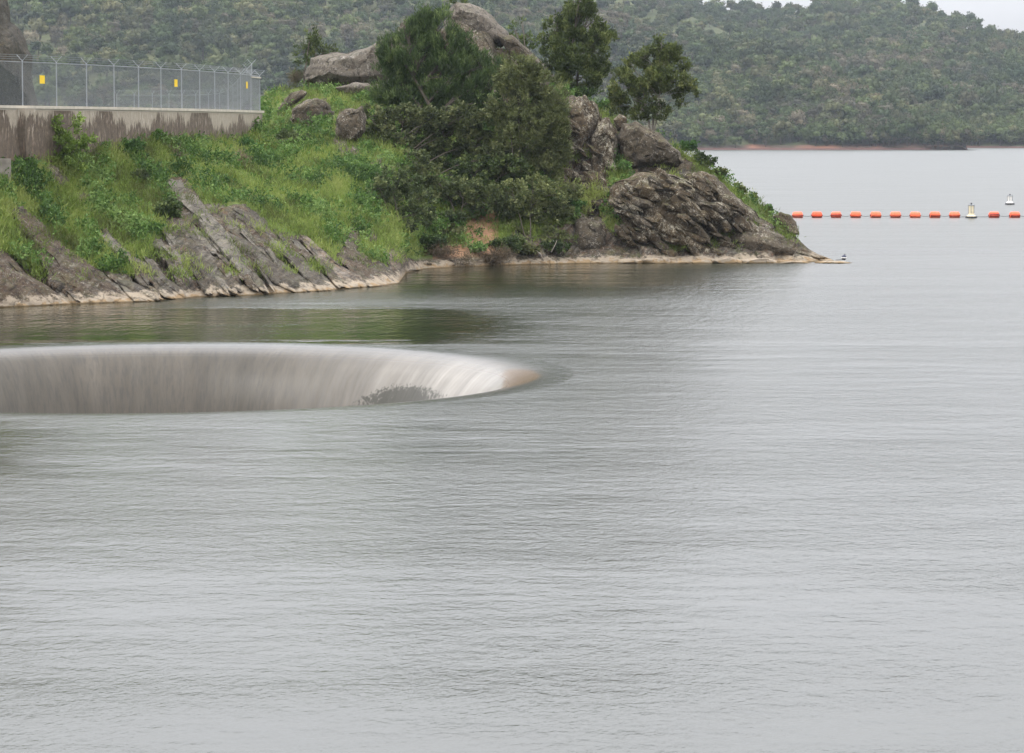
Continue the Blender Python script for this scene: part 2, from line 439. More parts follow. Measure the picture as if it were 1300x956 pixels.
ROCKS = [
 # name, mat, Y, depth, sub, pts, label
 ('boulder', 'rock_grey', 184.5, 2.2, 5, [(386, 90), (388, 76), (402, 69), (425, 65), (442, 68), (460, 62), (478, 53), (492, 45), (520, 42), (532, 70), (518, 114), (470, 120), (430, 117), (402, 114), (388, 104)], 'long smooth grey boulder on the grassy crest left of the dark tree'),
 ('boulder', 'rock_brown', 186, 2.0, 5, [(500, 38), (512, 22), (526, 26), (566, 40), (580, 78), (540, 92), (505, 80)], 'pale boulder half hidden behind the top of the dark tree'),
 ('boulder', 'rock_grey', 186, 2.4, 5, [(560, 38), (566, 14), (578, 4), (596, 3), (612, 12), (628, 24), (646, 42), (652, 58), (636, 62), (612, 50), (590, 42), (572, 44)], 'lichen spotted summit boulder at the very top of the point'),
 ('boulder', 'rock_brown', 185, 2.4, 5, [(556, 40), (588, 22), (616, 30), (640, 66), (668, 92), (690, 125), (650, 140), (600, 120), (565, 90)], 'reddish brown rock mass below the summit boulder'),
 ('boulder', 'rock_brown', 184.5, 2.0, 4, [(632, 44), (650, 44), (668, 60), (690, 80), (712, 104), (706, 122), (680, 112), (650, 86)], 'sloping brown ridge rock descending right from the summit boulder'),
 ('boulder', 'rock_brown', 172, 1.2, 4, [(366, 158), (372, 138), (386, 128), (400, 124), (414, 127), (425, 144), (422, 160), (392, 164)], 'squat lichen covered boulder in grass right of the fence end'),
 ('boulder', 'rock_brown', 167, 1.0, 4, [(424, 178), (427, 150), (436, 138), (452, 137), (461, 132), (466, 148), (462, 168), (448, 184), (432, 186)], 'upright cracked red brown boulder standing in the grass slope'),
 ('rock', 'rock_tan', 166, .5, 3, [(423, 176), (440, 184), (441, 193), (425, 192)], 'small tan block under the upright cracked boulder'),
 ('rock', 'rock_brown', None, .5, 3, [(430, 203), (438, 190), (454, 185), (459, 196), (444, 206)], 'low brown rock below the upright cracked boulder'),
 ('rock', 'rock_grey', None, .6, 4, [(465, 218), (468, 207), (484, 198), (487, 212), (474, 227)], 'pale pointed rock at the left edge of the dark shrubs'),
 ('rock', 'rock_grey', 158, .4, 3, [(494, 241), (498, 236), (505, 235), (503, 243), (497, 244)], 'tiny pale stone on top of the grey green bush'),
 ('rock', 'rock_grey', 181, .8, 4, [(425, 112), (450, 104), (480, 106), (500, 118), (470, 122), (435, 119)], 'low dark ledge in front of the long smooth boulder'),
 ('rock', 'rock_brown', 178, .6, 3, [(345, 146), (368, 118), (384, 113), (392, 118), (374, 134), (358, 148)], 'narrow tan rock rib running down beside the squat boulder'),
 # left slabs
 ('rock_slab', 'rock_browns', None, 1.0, 5, [(6, 266), (28, 262), (52, 282), (86, 318), (112, 334), (136, 350), (150, 364), (173, 383), (150, 389), (96, 390), (62, 352), (42, 318), (18, 284)], 'broad brown rock face rising from the water at far left'),
 ('rock_slab', 'rock_browns', None, 1.0, 5, [(-80, 300), (-10, 300), (12, 318), (34, 345), (60, 362), (94, 389), (60, 396), (-80, 398)], 'dark striped rock slab cut by the left picture edge'),
 ('rock_slab', 'rock_slab', None, .8, 4, [(138, 350), (165, 356), (190, 366), (206, 378), (196, 386), (170, 385), (152, 366)], 'thin dark slab touching the water right of the broad brown face'),
 ('rock_slab', 'rock_pale', None, .5, 4, [(126, 298), (136, 292), (150, 308), (168, 322), (168, 332), (154, 330), (136, 314)], 'short pale slab among grass above the shore'),
 ('rock_slab', 'rock_slab', None, .8, 4, [(158, 320), (182, 330), (206, 350), (232, 366), (246, 380), (228, 384), (206, 376), (184, 354), (164, 336)], 'grey striped slab slanting to the shore below the pale short slab'),
 ('rock_slab', 'rock_pale', None, .9, 5, [(208, 240), (212, 229), (226, 224), (240, 232), (256, 254), (282, 284), (306, 316), (324, 340), (328, 358), (312, 356), (288, 330), (262, 300), (236, 264), (222, 250)], 'longest pale grey slab slanting down the middle of the rocks'),
 ('rock_slab', 'rock_slab', None, .9, 5, [(196, 262), (216, 262), (242, 290), (268, 322), (296, 352), (318, 374), (300, 380), (270, 380), (244, 350), (216, 312), (200, 284)], 'cracked grey slab just below the longest pale slab'),
 ('rock_slab', 'rock_slab', None, .7, 4, [(290, 262), (308, 262), (330, 268), (342, 284), (349, 300), (336, 302), (312, 286), (296, 274)], 'grey ledge under the grass edge above the middle slabs'),
 ('rock_slab', 'rock_slab', None, .8, 5, [(270, 276), (300, 290), (336, 316), (372, 342), (404, 364), (412, 374), (380, 378), (345, 362), (320, 336), (292, 306)], 'wide weathered slab right of the longest pale slab'),
 ('rock_slab', 'rock_slab', None, .8, 4, [(338, 300), (358, 304), (384, 322), (408, 346), (430, 366), (424, 373), (404, 370), (376, 344), (350, 320)], 'dark slab slanting down to a pale foot at the shore'),
 ('rock_slab', 'rock_tan', None, .8, 4, [(378, 300), (388, 298), (404, 312), (428, 334), (452, 350), (480, 362), (462, 369), (434, 366), (412, 346), (392, 320)], 'tan slab with narrow top reaching the water near the cove'),
 ('rock_slab', 'rock_browns', None, .8, 4, [(428, 322), (436, 310), (450, 314), (470, 332), (490, 346), (512, 360), (498, 366), (470, 366), (448, 350), (434, 336)], 'rounded brown slab forming the tip of the near rocks'),
 ('rock', 'rock_brown', None, .5, 4, [(436, 300), (446, 290), (456, 296), (458, 312), (448, 322), (436, 314)], 'knobbly lichen rock above the rounded tip slab'),
 ('rock', 'rock_brown', None, .4, 3, [(464, 300), (472, 295), (480, 300), (480, 310), (470, 312)], 'small dark rock in grass above the cove'),
 ('rock_slab', 'rock_tan', None, .7, 4, [(486, 318), (498, 315), (514, 324), (536, 337), (538, 343), (508, 345), (494, 343), (490, 330)], 'low pale slab at the waterline inside the cove'),
 ('rock', 'rock_brown', None, .5, 4, [(56, 212), (66, 208), (80, 216), (88, 230), (84, 239), (70, 234), (60, 224)], 'dark purple brown outcrop in grass below the wall'),
 ('rock', 'rock_grey', None, .4, 3, [(98, 248), (104, 243), (115, 246), (118, 254), (110, 260), (101, 256)], 'small grey rock with a bright face in the left grass'),
 ('rock', 'rock_slab', None, .3, 3, [(138, 256), (146, 256), (158, 264), (152, 268), (142, 263)], 'thin reddish stone beside a grass ledge'),
 ('rock', 'rock_slab', None, .4, 3, [(180, 332), (192, 328), (202, 336), (198, 346), (186, 344)], 'dark lump of rock between grass and the striped slab'),
 # cliff
 ('boulder', 'rock_dark', 173.5, 2.0, 5, [(712, 132), (724, 120), (742, 120), (758, 132), (763, 150), (756, 176), (744, 200), (738, 232), (728, 260), (712, 246), (700, 210), (708, 168)], 'tall lichen spotted cliff block at the right edge of the trees'),
 ('boulder', 'rock_dark', 172.2, 1.8, 5, [(750, 168), (758, 150), (774, 150), (786, 168), (784, 205), (778, 245), (772, 285), (760, 300), (744, 282), (738, 250), (746, 210)], 'narrow dark buttress left of the green gully'),
 ('boulder', 'rock_brown', 172.6, 1.8, 5, [(784, 172), (790, 158), (808, 155), (828, 163), (848, 176), (862, 190), (869, 204), (860, 210), (838, 210), (812, 216), (796, 222), (786, 206)], 'big rounded brown boulder perched on the cliff'),
 ('rock', 'rock_dark', 174.5, .8, 3, [(778, 152), (786, 145), (796, 148), (796, 162), (784, 168)], 'small pale knob wedged beside the big perched boulder'),
 ('boulder', 'rock_dark', 169.0, 2.5, 5, [(772, 262), (786, 232), (806, 218), (840, 214), (872, 222), (896, 240), (914, 268), (922, 304), (912, 336), (840, 338), (784, 338), (764, 320), (764, 288)], 'broad dark cliff mass under the perched boulder'),
 ('boulder', 'rock_dark', 170.6, 2.0, 5, [(868, 222), (886, 214), (904, 220), (930, 244), (954, 266), (972, 286), (960, 310), (930, 322), (904, 318), (886, 280), (872, 250)], 'rugged jumbled cliff rock right of the dark cliff mass'),
 ('rock_slab', 'rock_brown', 169.4, 1.6, 5, [(912, 300), (940, 286), (966, 286), (996, 298), (1020, 314), (1040, 324), (1064, 332), (1030, 334), (960, 334), (914, 334), (900, 320)], 'smooth brown headland slab tapering into the water'),
 ('rock', 'rock_dark', 171.3, .8, 4, [(978, 274), (990, 268), (1002, 272), (1013, 284), (1015, 299), (1002, 298), (986, 288)], 'dark notched block on top of the smooth headland slab'),
 ('boulder', 'rock_brown', 167.9, 1.4, 4, [(720, 300), (728, 282), (744, 273), (760, 280), (772, 300), (770, 326), (745, 332), (722, 330)], 'rounded grey brown rock low on the cove cliff'),
 ('rock', 'rock_dark', 167.3, 1.1, 4, [(640, 306), (655, 290), (672, 296), (680, 312), (672, 326), (648, 324)], 'brown broken rock above the waterline right of the brushwood'),
 ('rock', 'rock_dark', 167.3, 1.1, 4, [(680, 305), (700, 298), (720, 308), (722, 330), (690, 332), (678, 322)], 'dark low rock between broken rock and grey brown rock'),
]
ROCKPOLYS = [(min(a for a, b in r[5]), max(a for a, b in r[5]), min(b for a, b in r[5]), max(b for a, b in r[5]), r[5]) for r in ROCKS if r[5][0][0] < 700]
def is_rock(px, py):
    for (x0, x1, y0, y1, pl) in ROCKPOLYS:
        if x0 < px < x1 and y0 < py < y1 and inpoly(px, py, pl): return 1.0
    if px >= 735:
        if py < np.interp(px, *GRASSCREST) and px < 1015: return 0.0
        for g in GULLY:
            if inpoly(px, py, g): return 0.0
        return 1.0
    for g in GULLY:
        if inpoly(px, py, g): return 0.0
    return 1.0 if py > np.interp(px, *ROCKLINE) else 0.0
def is_soil(px, py):
    d = max(abs(px - 612) / 22, abs(py - 290) / 26)
    d2 = max(abs(px - 610) / 60, abs(py - 326) / 16)
    return 1.0 if (d < 1 or d2 < 1) else 0.0

def build_terrain():
    cols = np.concatenate([np.arange(-260, 0, 6), np.arange(0, 1096, 2.0)])
    segs = [3, 14, 14, 16, 20, 3, 6, 6]
    ts = []
    for k, n in enumerate(segs): ts += [k + j / n for j in range(n)]
    ts.append(8.0); ts = np.array(ts)
    V = []; R = []; S = []
    for px in cols:
        c = column(px)
        i = np.minimum(ts.astype(int), 7); f = (ts - i)[:, None]
        pts = c[i] * (1 - f) + c[i + 1] * f
        for j, p in enumerate(pts):
            t = ts[j]; v = Vector(p)
            if t <= 5:
                qx, qy = proj(v); r = is_rock(qx, qy); s = is_soil(qx, qy)
                if t < 1: r = 1
            else: r = .25 if px < 700 else .6; s = 0
            a = (.10 + .30 * r)
            if px < 334 and t > 4.6: a *= .2
            n = noise.fractal(v * .55, 1.0, 2.0, 4) * a + abs(noise.noise(v * 1.3)) * .25 * r
            if r > .5 and px > 640:
                n += .5 * (noise.cell(Vector((v.x * .9 + v.z * .4, v.y * .4, v.z * 1.1 + v.x * .2))) - .5) * .55
            if r > .5 and px < 620:
                sc = v.x * .80 + v.z * .62; al = -v.x * .62 + v.z * .8
                n += .55 * (noise.cell(Vector((sc * .75 + .25 * noise.noise(v * .8), 3, al * .12))) - .5) + .28 * noise.fractal(Vector((sc * 2.2, 1, al * .3)), 1, 2, 4)
            if t < 1.0: n *= t
            elif t < 1.3: n *= .35
            fac = 1.0
            v.y -= n * .75; v.z += n * .35 * (0 if t < 1.1 else 1)
            V.append(v); R.append(r); S.append(s)
    nr = len(ts); nc = len(cols)
    idx = np.arange(nr * nc).reshape(nc, nr)
    FQ = np.stack([idx[:-1, :-1], idx[1:, :-1], idx[1:, 1:], idx[:-1, 1:]], -1).reshape(-1, 4)
    me = npmesh('promontory', [tuple(v) for v in V], FQ, True)
    fattr(me, 'rock', R); fattr(me, 'soil', S)
    o = obj('hillside', me, M['terrain']); tag(o, kind='structure')
build_terrain()

# ------------------------------------------------------------------ rocks
_ico = {}
def ico(sub):
    if sub not in _ico:
        bm = bmesh.new(); bmesh.ops.create_icosphere(bm, subdivisions=sub, radius=1)
        bm.verts.ensure_lookup_table()
        _ico[sub] = (np.array([tuple(v.co) for v in bm.verts]), [tuple(v.index for v in f.verts) for f in bm.faces]); bm.free()
    return _ico[sub]

def rock(name, pts, mat, Y=None, depth=None, sub=4, amp=.10, facets=10, seed=0, lift=0.0, parent=None):
    """rounded/faceted rock whose outline seen from the dam follows pts; Y None = lies on the slope"""
    rs = random.Random(seed * 7 + int(pts[0][0]) * 13 + int(pts[0][1]))
    A = np.array(pts, float)
    c = (A.min(0) + A.max(0)) / 2; c = A.mean(0) * .5 + c * .5
    B = A - c; cov = np.cov(B.T); ev, U = np.linalg.eigh(cov); s = np.sqrt(np.maximum(ev, 1e-3)) * 1.6
    Q = (B @ U) / s
    def rad(th):
        dx, dy = math.cos(th), math.sin(th); best = 0
        for i in range(len(Q)):
            x1, y1 = Q[i - 1]; x2, y2 = Q[i]; ex, ey = x2 - x1, y2 - y1
            den = dx * ey - dy * ex
            if abs(den) < 1e-9: continue
            t = (x1 * ey - y1 * ex) / den; u = (x1 * dy - y1 * dx) / den
            if t > 0 and -1e-6 <= u <= 1 + 1e-6: best = max(best, t)
        return best or 1.0
    T = [rad(k * math.pi / 90) for k in range(180)]
    # soften the corners a little
    T = [(T[k - 1] + 2 * T[k] + T[(k + 1) % 180]) / 4 for k in range(180)]
    ro = rs.uniform(0, 99); T = [T[k] * (1 + .09 * noise.fractal(Vector((3.2 * math.cos(k * math.pi / 90), 3.2 * math.sin(k * math.pi / 90), ro)), 1, 2, 4)) for k in range(180)]
    cy = Y if Y is not None else ground(*c).y
    wpx = cy / F
    size = min(s) * 2 * wpx
    if depth is None: depth = max(size * .55, .25)
    planes = []
    for _ in range(facets):
        n = Vector((rs.uniform(-1, 1), -rs.uniform(.25, 1.0), rs.uniform(-.8, 1))).normalized()
        planes.append((n, rs.uniform(.5, .92)))
    D, Fc = ico(sub); V = []
    off = Vector((rs.uniform(-50, 50), rs.uniform(-50, 50), rs.uniform(-50, 50)))
    for d in D:
        d = Vector(d); k = 1.0
        for n, h in planes:
            q = d.dot(n)
            if q > 1e-3: k = min(k, h / q)
        rxy = math.hypot(d.x, d.z); th = math.atan2(d.z, d.x)
        kk = (th / (2 * math.pi) % 1) * 180; k0 = int(kk) % 180; fr = kk - int(kk)
        R = T[k0] * (1 - fr) + T[(k0 + 1) % 180] * fr
        # superellipse so that the front is broad
        rr = min(1, (rxy ** .62)) if rxy > 0 else 0
        q = np.array([math.cos(th) * rr * R * (.72 + .28 * k), math.sin(th) * rr * R * (.72 + .28 * k)])
        px, py = (U @ (q * s)) + c
        gy = Y if Y is not None else ground(px, py).y
        yy = gy + d.y * depth * (k if d.y < 0 else 1) - lift
        v = P(px, py, yy)
        nz = noise.fractal(v * (1.1 / max(size, .4)) + off, 1.0, 2.0, 5)
        rid = abs(noise.noise(v * (2.2 / max(size, .4)) + off))
        am = amp * size
        if 'slab' in name:
            w2 = U.T @ (np.array([px, py]) - c) * wpx
            fv = Vector((w2[1] * .35, w2[0] * 3.2, seed * 3.0)); fn = noise.fractal(fv, 1, 2, 4) + .6 * noise.cell(Vector((w2[0] * 2.2 + .3 * noise.noise(fv), seed, w2[1] * .25)))
            v.y -= fn * .11 * max(0, -d.y + .2); v.z += fn * .04
        else:
            if mat != 'rock_grey': v.y -= (noise.fractal(v * 2.3 + off, 1, 2, 4) * .13 + .12 * noise.cell(Vector((v.x * 1.1 + v.z * .5, seed, v.z * 1.3 - v.x * .3)))) * min(1, size / 2)
        v += Vector((math.cos(th) * .5, -.8 if d.y < 0.2 else .5, .3 * math.sin(-th))) * (nz * am - rid * am * .8)
        V.append(v)
    c3 = P(c[0], c[1], cy)
    me = pymesh(name, [v - c3 for v in V], Fc, False)
    bm = bmesh.new(); bm.from_mesh(me); bmesh.ops.recalc_face_normals(bm, faces=bm.faces)
    for f in bm.faces: f.smooth = True
    bm.to_mesh(me); bm.free()
    try: me.set_sharp_from_angle(angle=math.radians(38))
    except Exception: pass
    o = obj(name, me, M[mat], parent, c3)
    if parent is not None: o.matrix_parent_inverse = Matrix.Translation(-parent.location)
    return o

for i, (nm, mat, Y, dp, sb, pts, lab) in enumerate(ROCKS):
    o = rock(nm, pts, mat, Y, dp, 5 if 'slab' in nm else sb, .09, 18, i, (.42 if mat == 'rock_pale' else .22) if Y is None else 0)
    tag(o, lab, 'rock')

# pale ledge stones along the cliff foot
ledge = empty('shore_ledge', P(850, 333, 168))
tag(ledge, 'long pale rock ledge along the waterline of the cliff', 'rock')
lr = random.Random(5); x = 640
while x < 1045:
    wd = lr.uniform(20, 48); t = lr.uniform(327, 331.5)
    if x + wd > 1000: t += 1
    y0 = W(x + wd / 2, 334.5).y
    rock('stone', [(x - 3, 336), (x - 2, t + 2), (x + wd * .3, t), (x + wd * .75, t + lr.uniform(-2, 2)), (x + wd + 1, t + 3), (x + wd + 4, 336), (x + wd / 2, 338)],
         'rock_tan', y0 + .6, .7, 3, .10, 6, int(x), parent=ledge)
    x += wd
# broken chunks over the cliff
ch = empty('cliff_rubble', P(860, 300, 169)); tag(ch, 'angular lichen covered chunks breaking up the cliff face', 'rock')
cr_ = random.Random(9); npl = 0
cliffpoly = [(782, 240), (820, 224), (868, 230), (884, 222), (930, 252), (968, 288), (930, 315), (900, 324), (800, 322), (780, 300)]
upoly = [(705, 150), (760, 140), (775, 170), (775, 260), (760, 295), (720, 290), (700, 230)]
while npl < 120:
    if npl < 90: px, py, pl = cr_.uniform(780, 970), cr_.uniform(222, 325), cliffpoly
    else: px, py, pl = cr_.uniform(640, 775), cr_.uniform(140, 322), upoly
    if not inpoly(px, py, pl): continue
    a = cr_.uniform(7, 22); b_ = a * cr_.uniform(.3, .55); an = math.radians(cr_.uniform(15, 55)); n = 7
    pts = []
    for k in range(n):
        th = 2 * math.pi * k / n + cr_.uniform(-.3, .3); r = cr_.uniform(.75, 1.1)
        u, v = a * r * math.cos(th), b_ * r * math.sin(th)
        pts.append((px + u * math.cos(an) - v * math.sin(an), py + u * math.sin(an) + v * math.cos(an)))
    gz = ground(px, py).y
    base = min(gz + .1, (167.15 + max(0, px - 880) * .022 + abs(275 - py) * .008) if px > 780 else 171.0 + (280 - py) * .006)
    rock('rock_chunk', pts, cr_.choice(['rock_dark', 'rock_dark', 'rock_dark', 'rock_brown']), base, .45, 3, .16, 8, npl, parent=ch)
    npl += 1
# broken strata between the big slabs of the near bank
oc = empty('bank_outcrop', ground(230, 340)); tag(oc, 'broken layered bedrock pieces between the slanting slabs of the near bank', 'rock')
npl = 0
while npl < 90:
    px = cr_.uniform(-10, 505); py = cr_.uniform(255, 382)
    lo = np.interp(px, [t[0] for t in TER], [t[1] for t in TER]) - 3
    if py > lo - 2 or py < np.interp(px, *ROCKLINE) + 4: continue
    a = cr_.uniform(9, 34); b_ = cr_.uniform(2.5, 7); an = math.radians(cr_.uniform(36, 62)); pts = []
    for k in range(8):
        th = 2 * math.pi * k / 8 + cr_.uniform(-.25, .25); r = cr_.uniform(.7, 1.15)
        u, v = a * r * math.cos(th), b_ * r * math.sin(th)
        pts.append((px + u * math.cos(an) - v * math.sin(an), min(lo + 1, py + u * math.sin(an) + v * math.cos(an))))
    rock('rock_piece', pts, cr_.choice(['rock_slab', 'rock_browns', 'rock_slab', 'rock_pale']), None, .45, 3, .2, 10, 900 + npl, .35, parent=oc)
    npl += 1
# far-left cliff behind the fence
o = rock('cliff', [(-110, -60), (-40, -60), (0, -30), (9, -4), (13, 24), (27, 40), (38, 60), (43, 76), (39, 96), (46, 118), (54, 160), (-110, 160)], 'rock_cliff', 178, 8, 5, .06, 14, 77)
tag(o, 'steep streaked grey cliff behind the fence at far left', 'cliff')

# ------------------------------------------------------------------ foliage
def leaf_cloud(tufts, axes, nl, length, width, spread, seed, tintscale=1.0, outer=None):
    rg = np.random.default_rng(seed)
    T = np.repeat(tufts, nl, 0); A = np.repeat(axes, nl, 0)
    n = len(T)
    tuft_t = np.repeat(rg.random(len(tufts)), nl)
    D = A + rg.normal(0, spread, (n, 3)); D /= np.linalg.norm(D, axis=1)[:, None] + 1e-9
    Ls = length * rg.uniform(.6, 1.25, n)[:, None]
    B = T + D * Ls * rg.uniform(-.3, .9, n)[:, None] + rg.normal(0, length * .35, (n, 3))
    S = np.cross(D, rg.normal(0, 1, (n, 3))); S /= np.linalg.norm(S, axis=1)[:, None] + 1e-9
    Wd = width * rg.uniform(.7, 1.3, n)[:, None] * .5
    V = np.stack([B - D * Ls * .5, B + S * Wd, B + D * Ls * .5, B - S * Wd], 1).reshape(-1, 3)
    FQ = np.arange(n * 4).reshape(-1, 4)
    t = np.clip(.6 * tuft_t + .4 * rg.random(n), 0, 1) * tintscale
    if outer is not None: t = np.clip(t * .75 + np.repeat(outer, nl) * .55 - .12, 0, 1)
    return V, FQ, np.repeat(t, 4)

def blob_tufts(blobs, dens, seed, up=.5, cull=-.12, nscale=1.1, shell=.5):
    """tufts over ellipsoid blobs, with gaps cut by noise"""
    rg = np.random.default_rng(seed); TT = []; AA = []
    for (c, r) in blobs:
        area = 4 * math.pi * ((r[0] * r[1] + r[0] * r[2] + r[1] * r[2]) / 3)
        n = max(6, int(area * dens))
        d = rg.normal(0, 1, (n, 3)); d /= np.linalg.norm(d, axis=1)[:, None]
        rr = shell + (1 - shell) * rg.random(n) ** .6
        # lumpy radius
        for k in range(n):
            dd = Vector(d[k]); nn = noise.noise(dd * 2.2 + Vector(c) * 3.1)
            rk = rr[k] * (1.08 + .34 * nn)
            p = Vector(c) + Vector((dd.x * r[0], dd.y * r[1], dd.z * r[2])) * rk
            if noise.noise(p * nscale + Vector((seed, 0, 0))) < cull: continue
            TT.append(p); a = dd * .7 + Vector((0, 0, up)); a.normalize(); AA.append(a)
    return np.array([tuple(p) for p in TT]), np.array([tuple(a) for a in AA])

def tree(name, label, base, Y, blobspec, leafmat, dens=5, nl=16, llen=.2, lw=.05, spread=.55, up=.6, cull=-.1,
         barkmat='bark', trunk_r=.14, seed=1, cat='tree', group=None, stems=2, twigs=4, nscale=1.1):
    base = Vector(base); rs = random.Random(seed); k = Y / F
    lw = lw * 1.5; nl = int(nl * 1.35); cull = cull - .06; trunk_r *= .7
    blobs = []
    for sp in blobspec:
        px, py, rx, ry = sp[:4]; dY = sp[4] if len(sp) > 4 else rs.uniform(-.6, .6) * rx * k
        c = P(px, py, Y + dY); blobs.append((c - base, (rx * k, (rx + ry) * .5 * k * .9, ry * k)))
    root = empty(name, base); tag(root, label, cat, group)
    t = MB()
    main = []
    for i, (c, r) in enumerate(blobs):
        st0 = Vector((rs.uniform(-.3, .3), rs.uniform(-.3, .3), -.3)) * (1 if stems > 1 else .2)
        if i >= stems: st0 = Vector(min((q for ps in main for q in ps[1:5]), key=lambda q: (q - Vector(c)).length + abs(q.z) * .3))
        end = Vector(c); mid = st0.lerp(end, .45) + Vector((rs.uniform(-.2, .2), rs.uniform(-.2, .2), .15 * (end - st0).length))
        ln = (end - st0).length; rr = trunk_r * (1.0 if i < stems else .55) * min(1, ln / 4 + .3)
        pts = []
        for q in range(7):
            u = q / 6; p = st0 * (1 - u) ** 2 + mid * 2 * u * (1 - u) + end * u * u
            p = p + Vector((noise.noise(p * 1.3 + Vector((i, 0, 0))), noise.noise(p * 1.3 + Vector((0, i, 5))), 0)) * .12 * math.sin(u * 3.1)
            pts.append(p)
        t.tube(pts, [rr * (1 - .75 * q / 6) for q in range(7)], 6)
        if i < stems: main.append(pts)
        for _ in range(twigs):
            d = Vector((rs.uniform(-1, 1), rs.uniform(-1, 1), rs.uniform(-.4, 1))).normalized()
            s0 = pts[rs.choice([4, 5, 6])]; e = Vector(c) + Vector((d.x * r[0], d.y * r[1], d.z * r[2])) * .85
            m = s0.lerp(e, .5) + Vector((rs.uniform(-.1, .1), rs.uniform(-.1, .1), .08))
            t.tube([s0, m, e], [rr * .3 + .008, rr * .2 + .006, .006], 4, False)
    t.build('trunk', M[barkmat], root, True)
    T, A = blob_tufts(blobs, dens, seed, up, cull, nscale)
    cl_ = np.array([noise.noise(Vector(t_) * 1.6 + Vector((seed, 5, 0))) for t_ in T])
    V, FQ, tt = leaf_cloud(T, A, nl, llen, lw, spread, seed, outer=np.clip(.4 + 1.3 * cl_, 0, 1))
    me = npmesh('crown', V, FQ); fattr(me, 'tint', tt)
    obj('crown', me, M[leafmat], root)
    return root

def G(px, py): return ground(px, py)

# broadleaf / pine masses on the point
tree('pine_tree', 'tall dark green feathery tree in the middle of the point', G(555, 165), 176,
     [(503, 68, 19, 22), (497, 92, 17, 22), (517, 42, 13, 22), (536, 50, 14, 30), (541, 24, 7, 12), (562, 52, 13, 27), (560, 30, 8, 13), (528, 88, 24, 30), (560, 95, 26, 34), (590, 84, 16, 26),
      (583, 62, 9, 14), (600, 108, 24, 30), (622, 112, 18, 30), (636, 96, 12, 18), (572, 78, 18, 26), (520, 66, 20, 26), (548, 60, 20, 26), (490, 118, 18, 18), (512, 36, 14, 20), (562, 34, 14, 24), (588, 60, 15, 24), (494, 70, 15, 26), (492, 100, 18, 24), (536, 28, 12, 20), (610, 84, 14, 22), (626, 130, 20, 24), (548, 110, 30, 26), (505, 120, 26, 20), (540, 125, 28, 24), (582, 130, 30, 26), (612, 148, 24, 22)],
     'leaf_dark', dens=12, nl=16, llen=.30, lw=.035, spread=.38, up=1.5, cull=-.02, trunk_r=.22, seed=3, nscale=1.1)
tree('oak_tree', 'broad grey green oak spreading below the tall feathery tree', G(540, 250), 170,
     [(486, 160, 28, 18), (465, 180, 18, 12), (512, 152, 24, 18), (540, 165, 28, 22), (572, 172, 30, 24), (605, 185, 30, 24), (500, 185, 28, 18), (535, 200, 30, 18), (575, 210, 30, 18), (610, 222, 24, 16), (480, 200, 16, 10), (552, 148, 24, 14), (470, 148, 16, 12), (520, 215, 24, 14), (550, 232, 24, 14), (590, 150, 30, 18), (625, 200, 22, 18), (480, 178, 26, 16), (600, 235, 24, 14)],
     'leaf_oak', dens=11, nl=18, llen=.17, lw=.085, spread=.9, up=.4, cull=-.2, trunk_r=.12, seed=5, twigs=5)
tree('olive_tree', 'pale olive leaved tree right of the tall feathery tree', G(660, 255), 170.5,
     [(640, 100, 12, 18), (656, 86, 15, 16), (672, 92, 16, 20), (690, 112, 18, 22), (705, 132, 16, 22), (652, 122, 22, 24), (680, 145, 26, 26), (708, 165, 14, 26), (645, 155, 22, 22), (670, 185, 28, 24), (700, 198, 18, 22), (640, 190, 18, 18), (660, 105, 24, 24), (690, 140, 28, 28), (668, 165, 30, 26), (700, 150, 22, 24), (655, 215, 24, 18), (690, 218, 24, 18), (712, 190, 14, 20), (640, 135, 20, 20)],
     'leaf_olive', dens=11, nl=17, llen=.22, lw=.045, spread=.6, up=.8, cull=-.2, barkmat='bark', trunk_r=.07, seed=8, twigs=6)
tree('oak_tree', 'dark leafy oak hanging over the cove bank in front of the grove', G(585, 292), 166.5,
     [(560, 238, 24, 16), (590, 246, 26, 18), (618, 252, 24, 18), (575, 262, 22, 14), (605, 272, 20, 12), (545, 222, 20, 14), (525, 205, 20, 14), (640, 262, 18, 14)],
     'leaf_oak', dens=11, nl=16, llen=.16, lw=.08, spread=.9, up=.3, cull=-.14, trunk_r=.09, seed=41)
tree('oak_tree', 'olive brown oak filling the bank between the red earth and the cliff', G(672, 312), 167,
     [(650, 245, 22, 16), (678, 240, 24, 18), (705, 246, 20, 16), (660, 268, 24, 16), (690, 272, 26, 16), (716, 268, 14, 14), (645, 290, 18, 14), (672, 296, 22, 14), (700, 300, 18, 12), (730, 240, 10, 12)],
     'leaf_olive', dens=11, nl=16, llen=.15, lw=.07, spread=.9, up=.4, cull=-.12, trunk_r=.07, seed=43)
tree('dark_tree', 'dark shaded tree low in the middle of the grove', G(610, 275), 169.5,
     [(585, 235, 28, 18), (620, 240, 28, 20), (650, 232, 26, 18), (600, 262, 20, 13), (640, 262, 28, 16), (570, 215, 24, 14), (620, 270, 24, 16), (660, 255, 24, 16), (585, 250, 18, 12), (635, 282, 22, 12), (605, 215, 34, 18), (650, 215, 26, 18)],
     'leaf_dark', dens=11, nl=16, llen=.17, lw=.075, spread=.9, up=.3, cull=-.12, trunk_r=.12, seed=11)
tree('shrub', 'grey green shrub above the low rocks under the olive tree', G(690, 290), 168.3,
     [(668, 258, 22, 16), (690, 250, 22, 18), (712, 258, 18, 14), (700, 275, 22, 14), (675, 285, 24, 14), (650, 280, 20, 14), (660, 298, 22, 12), (690, 300, 22, 12), (712, 285, 14, 12), (640, 300, 16, 10)],
     'leaf_oak', dens=9, nl=14, llen=.14, lw=.07, spread=.9, up=.4, cull=-.1, trunk_r=.06, seed=13, cat='shrub')
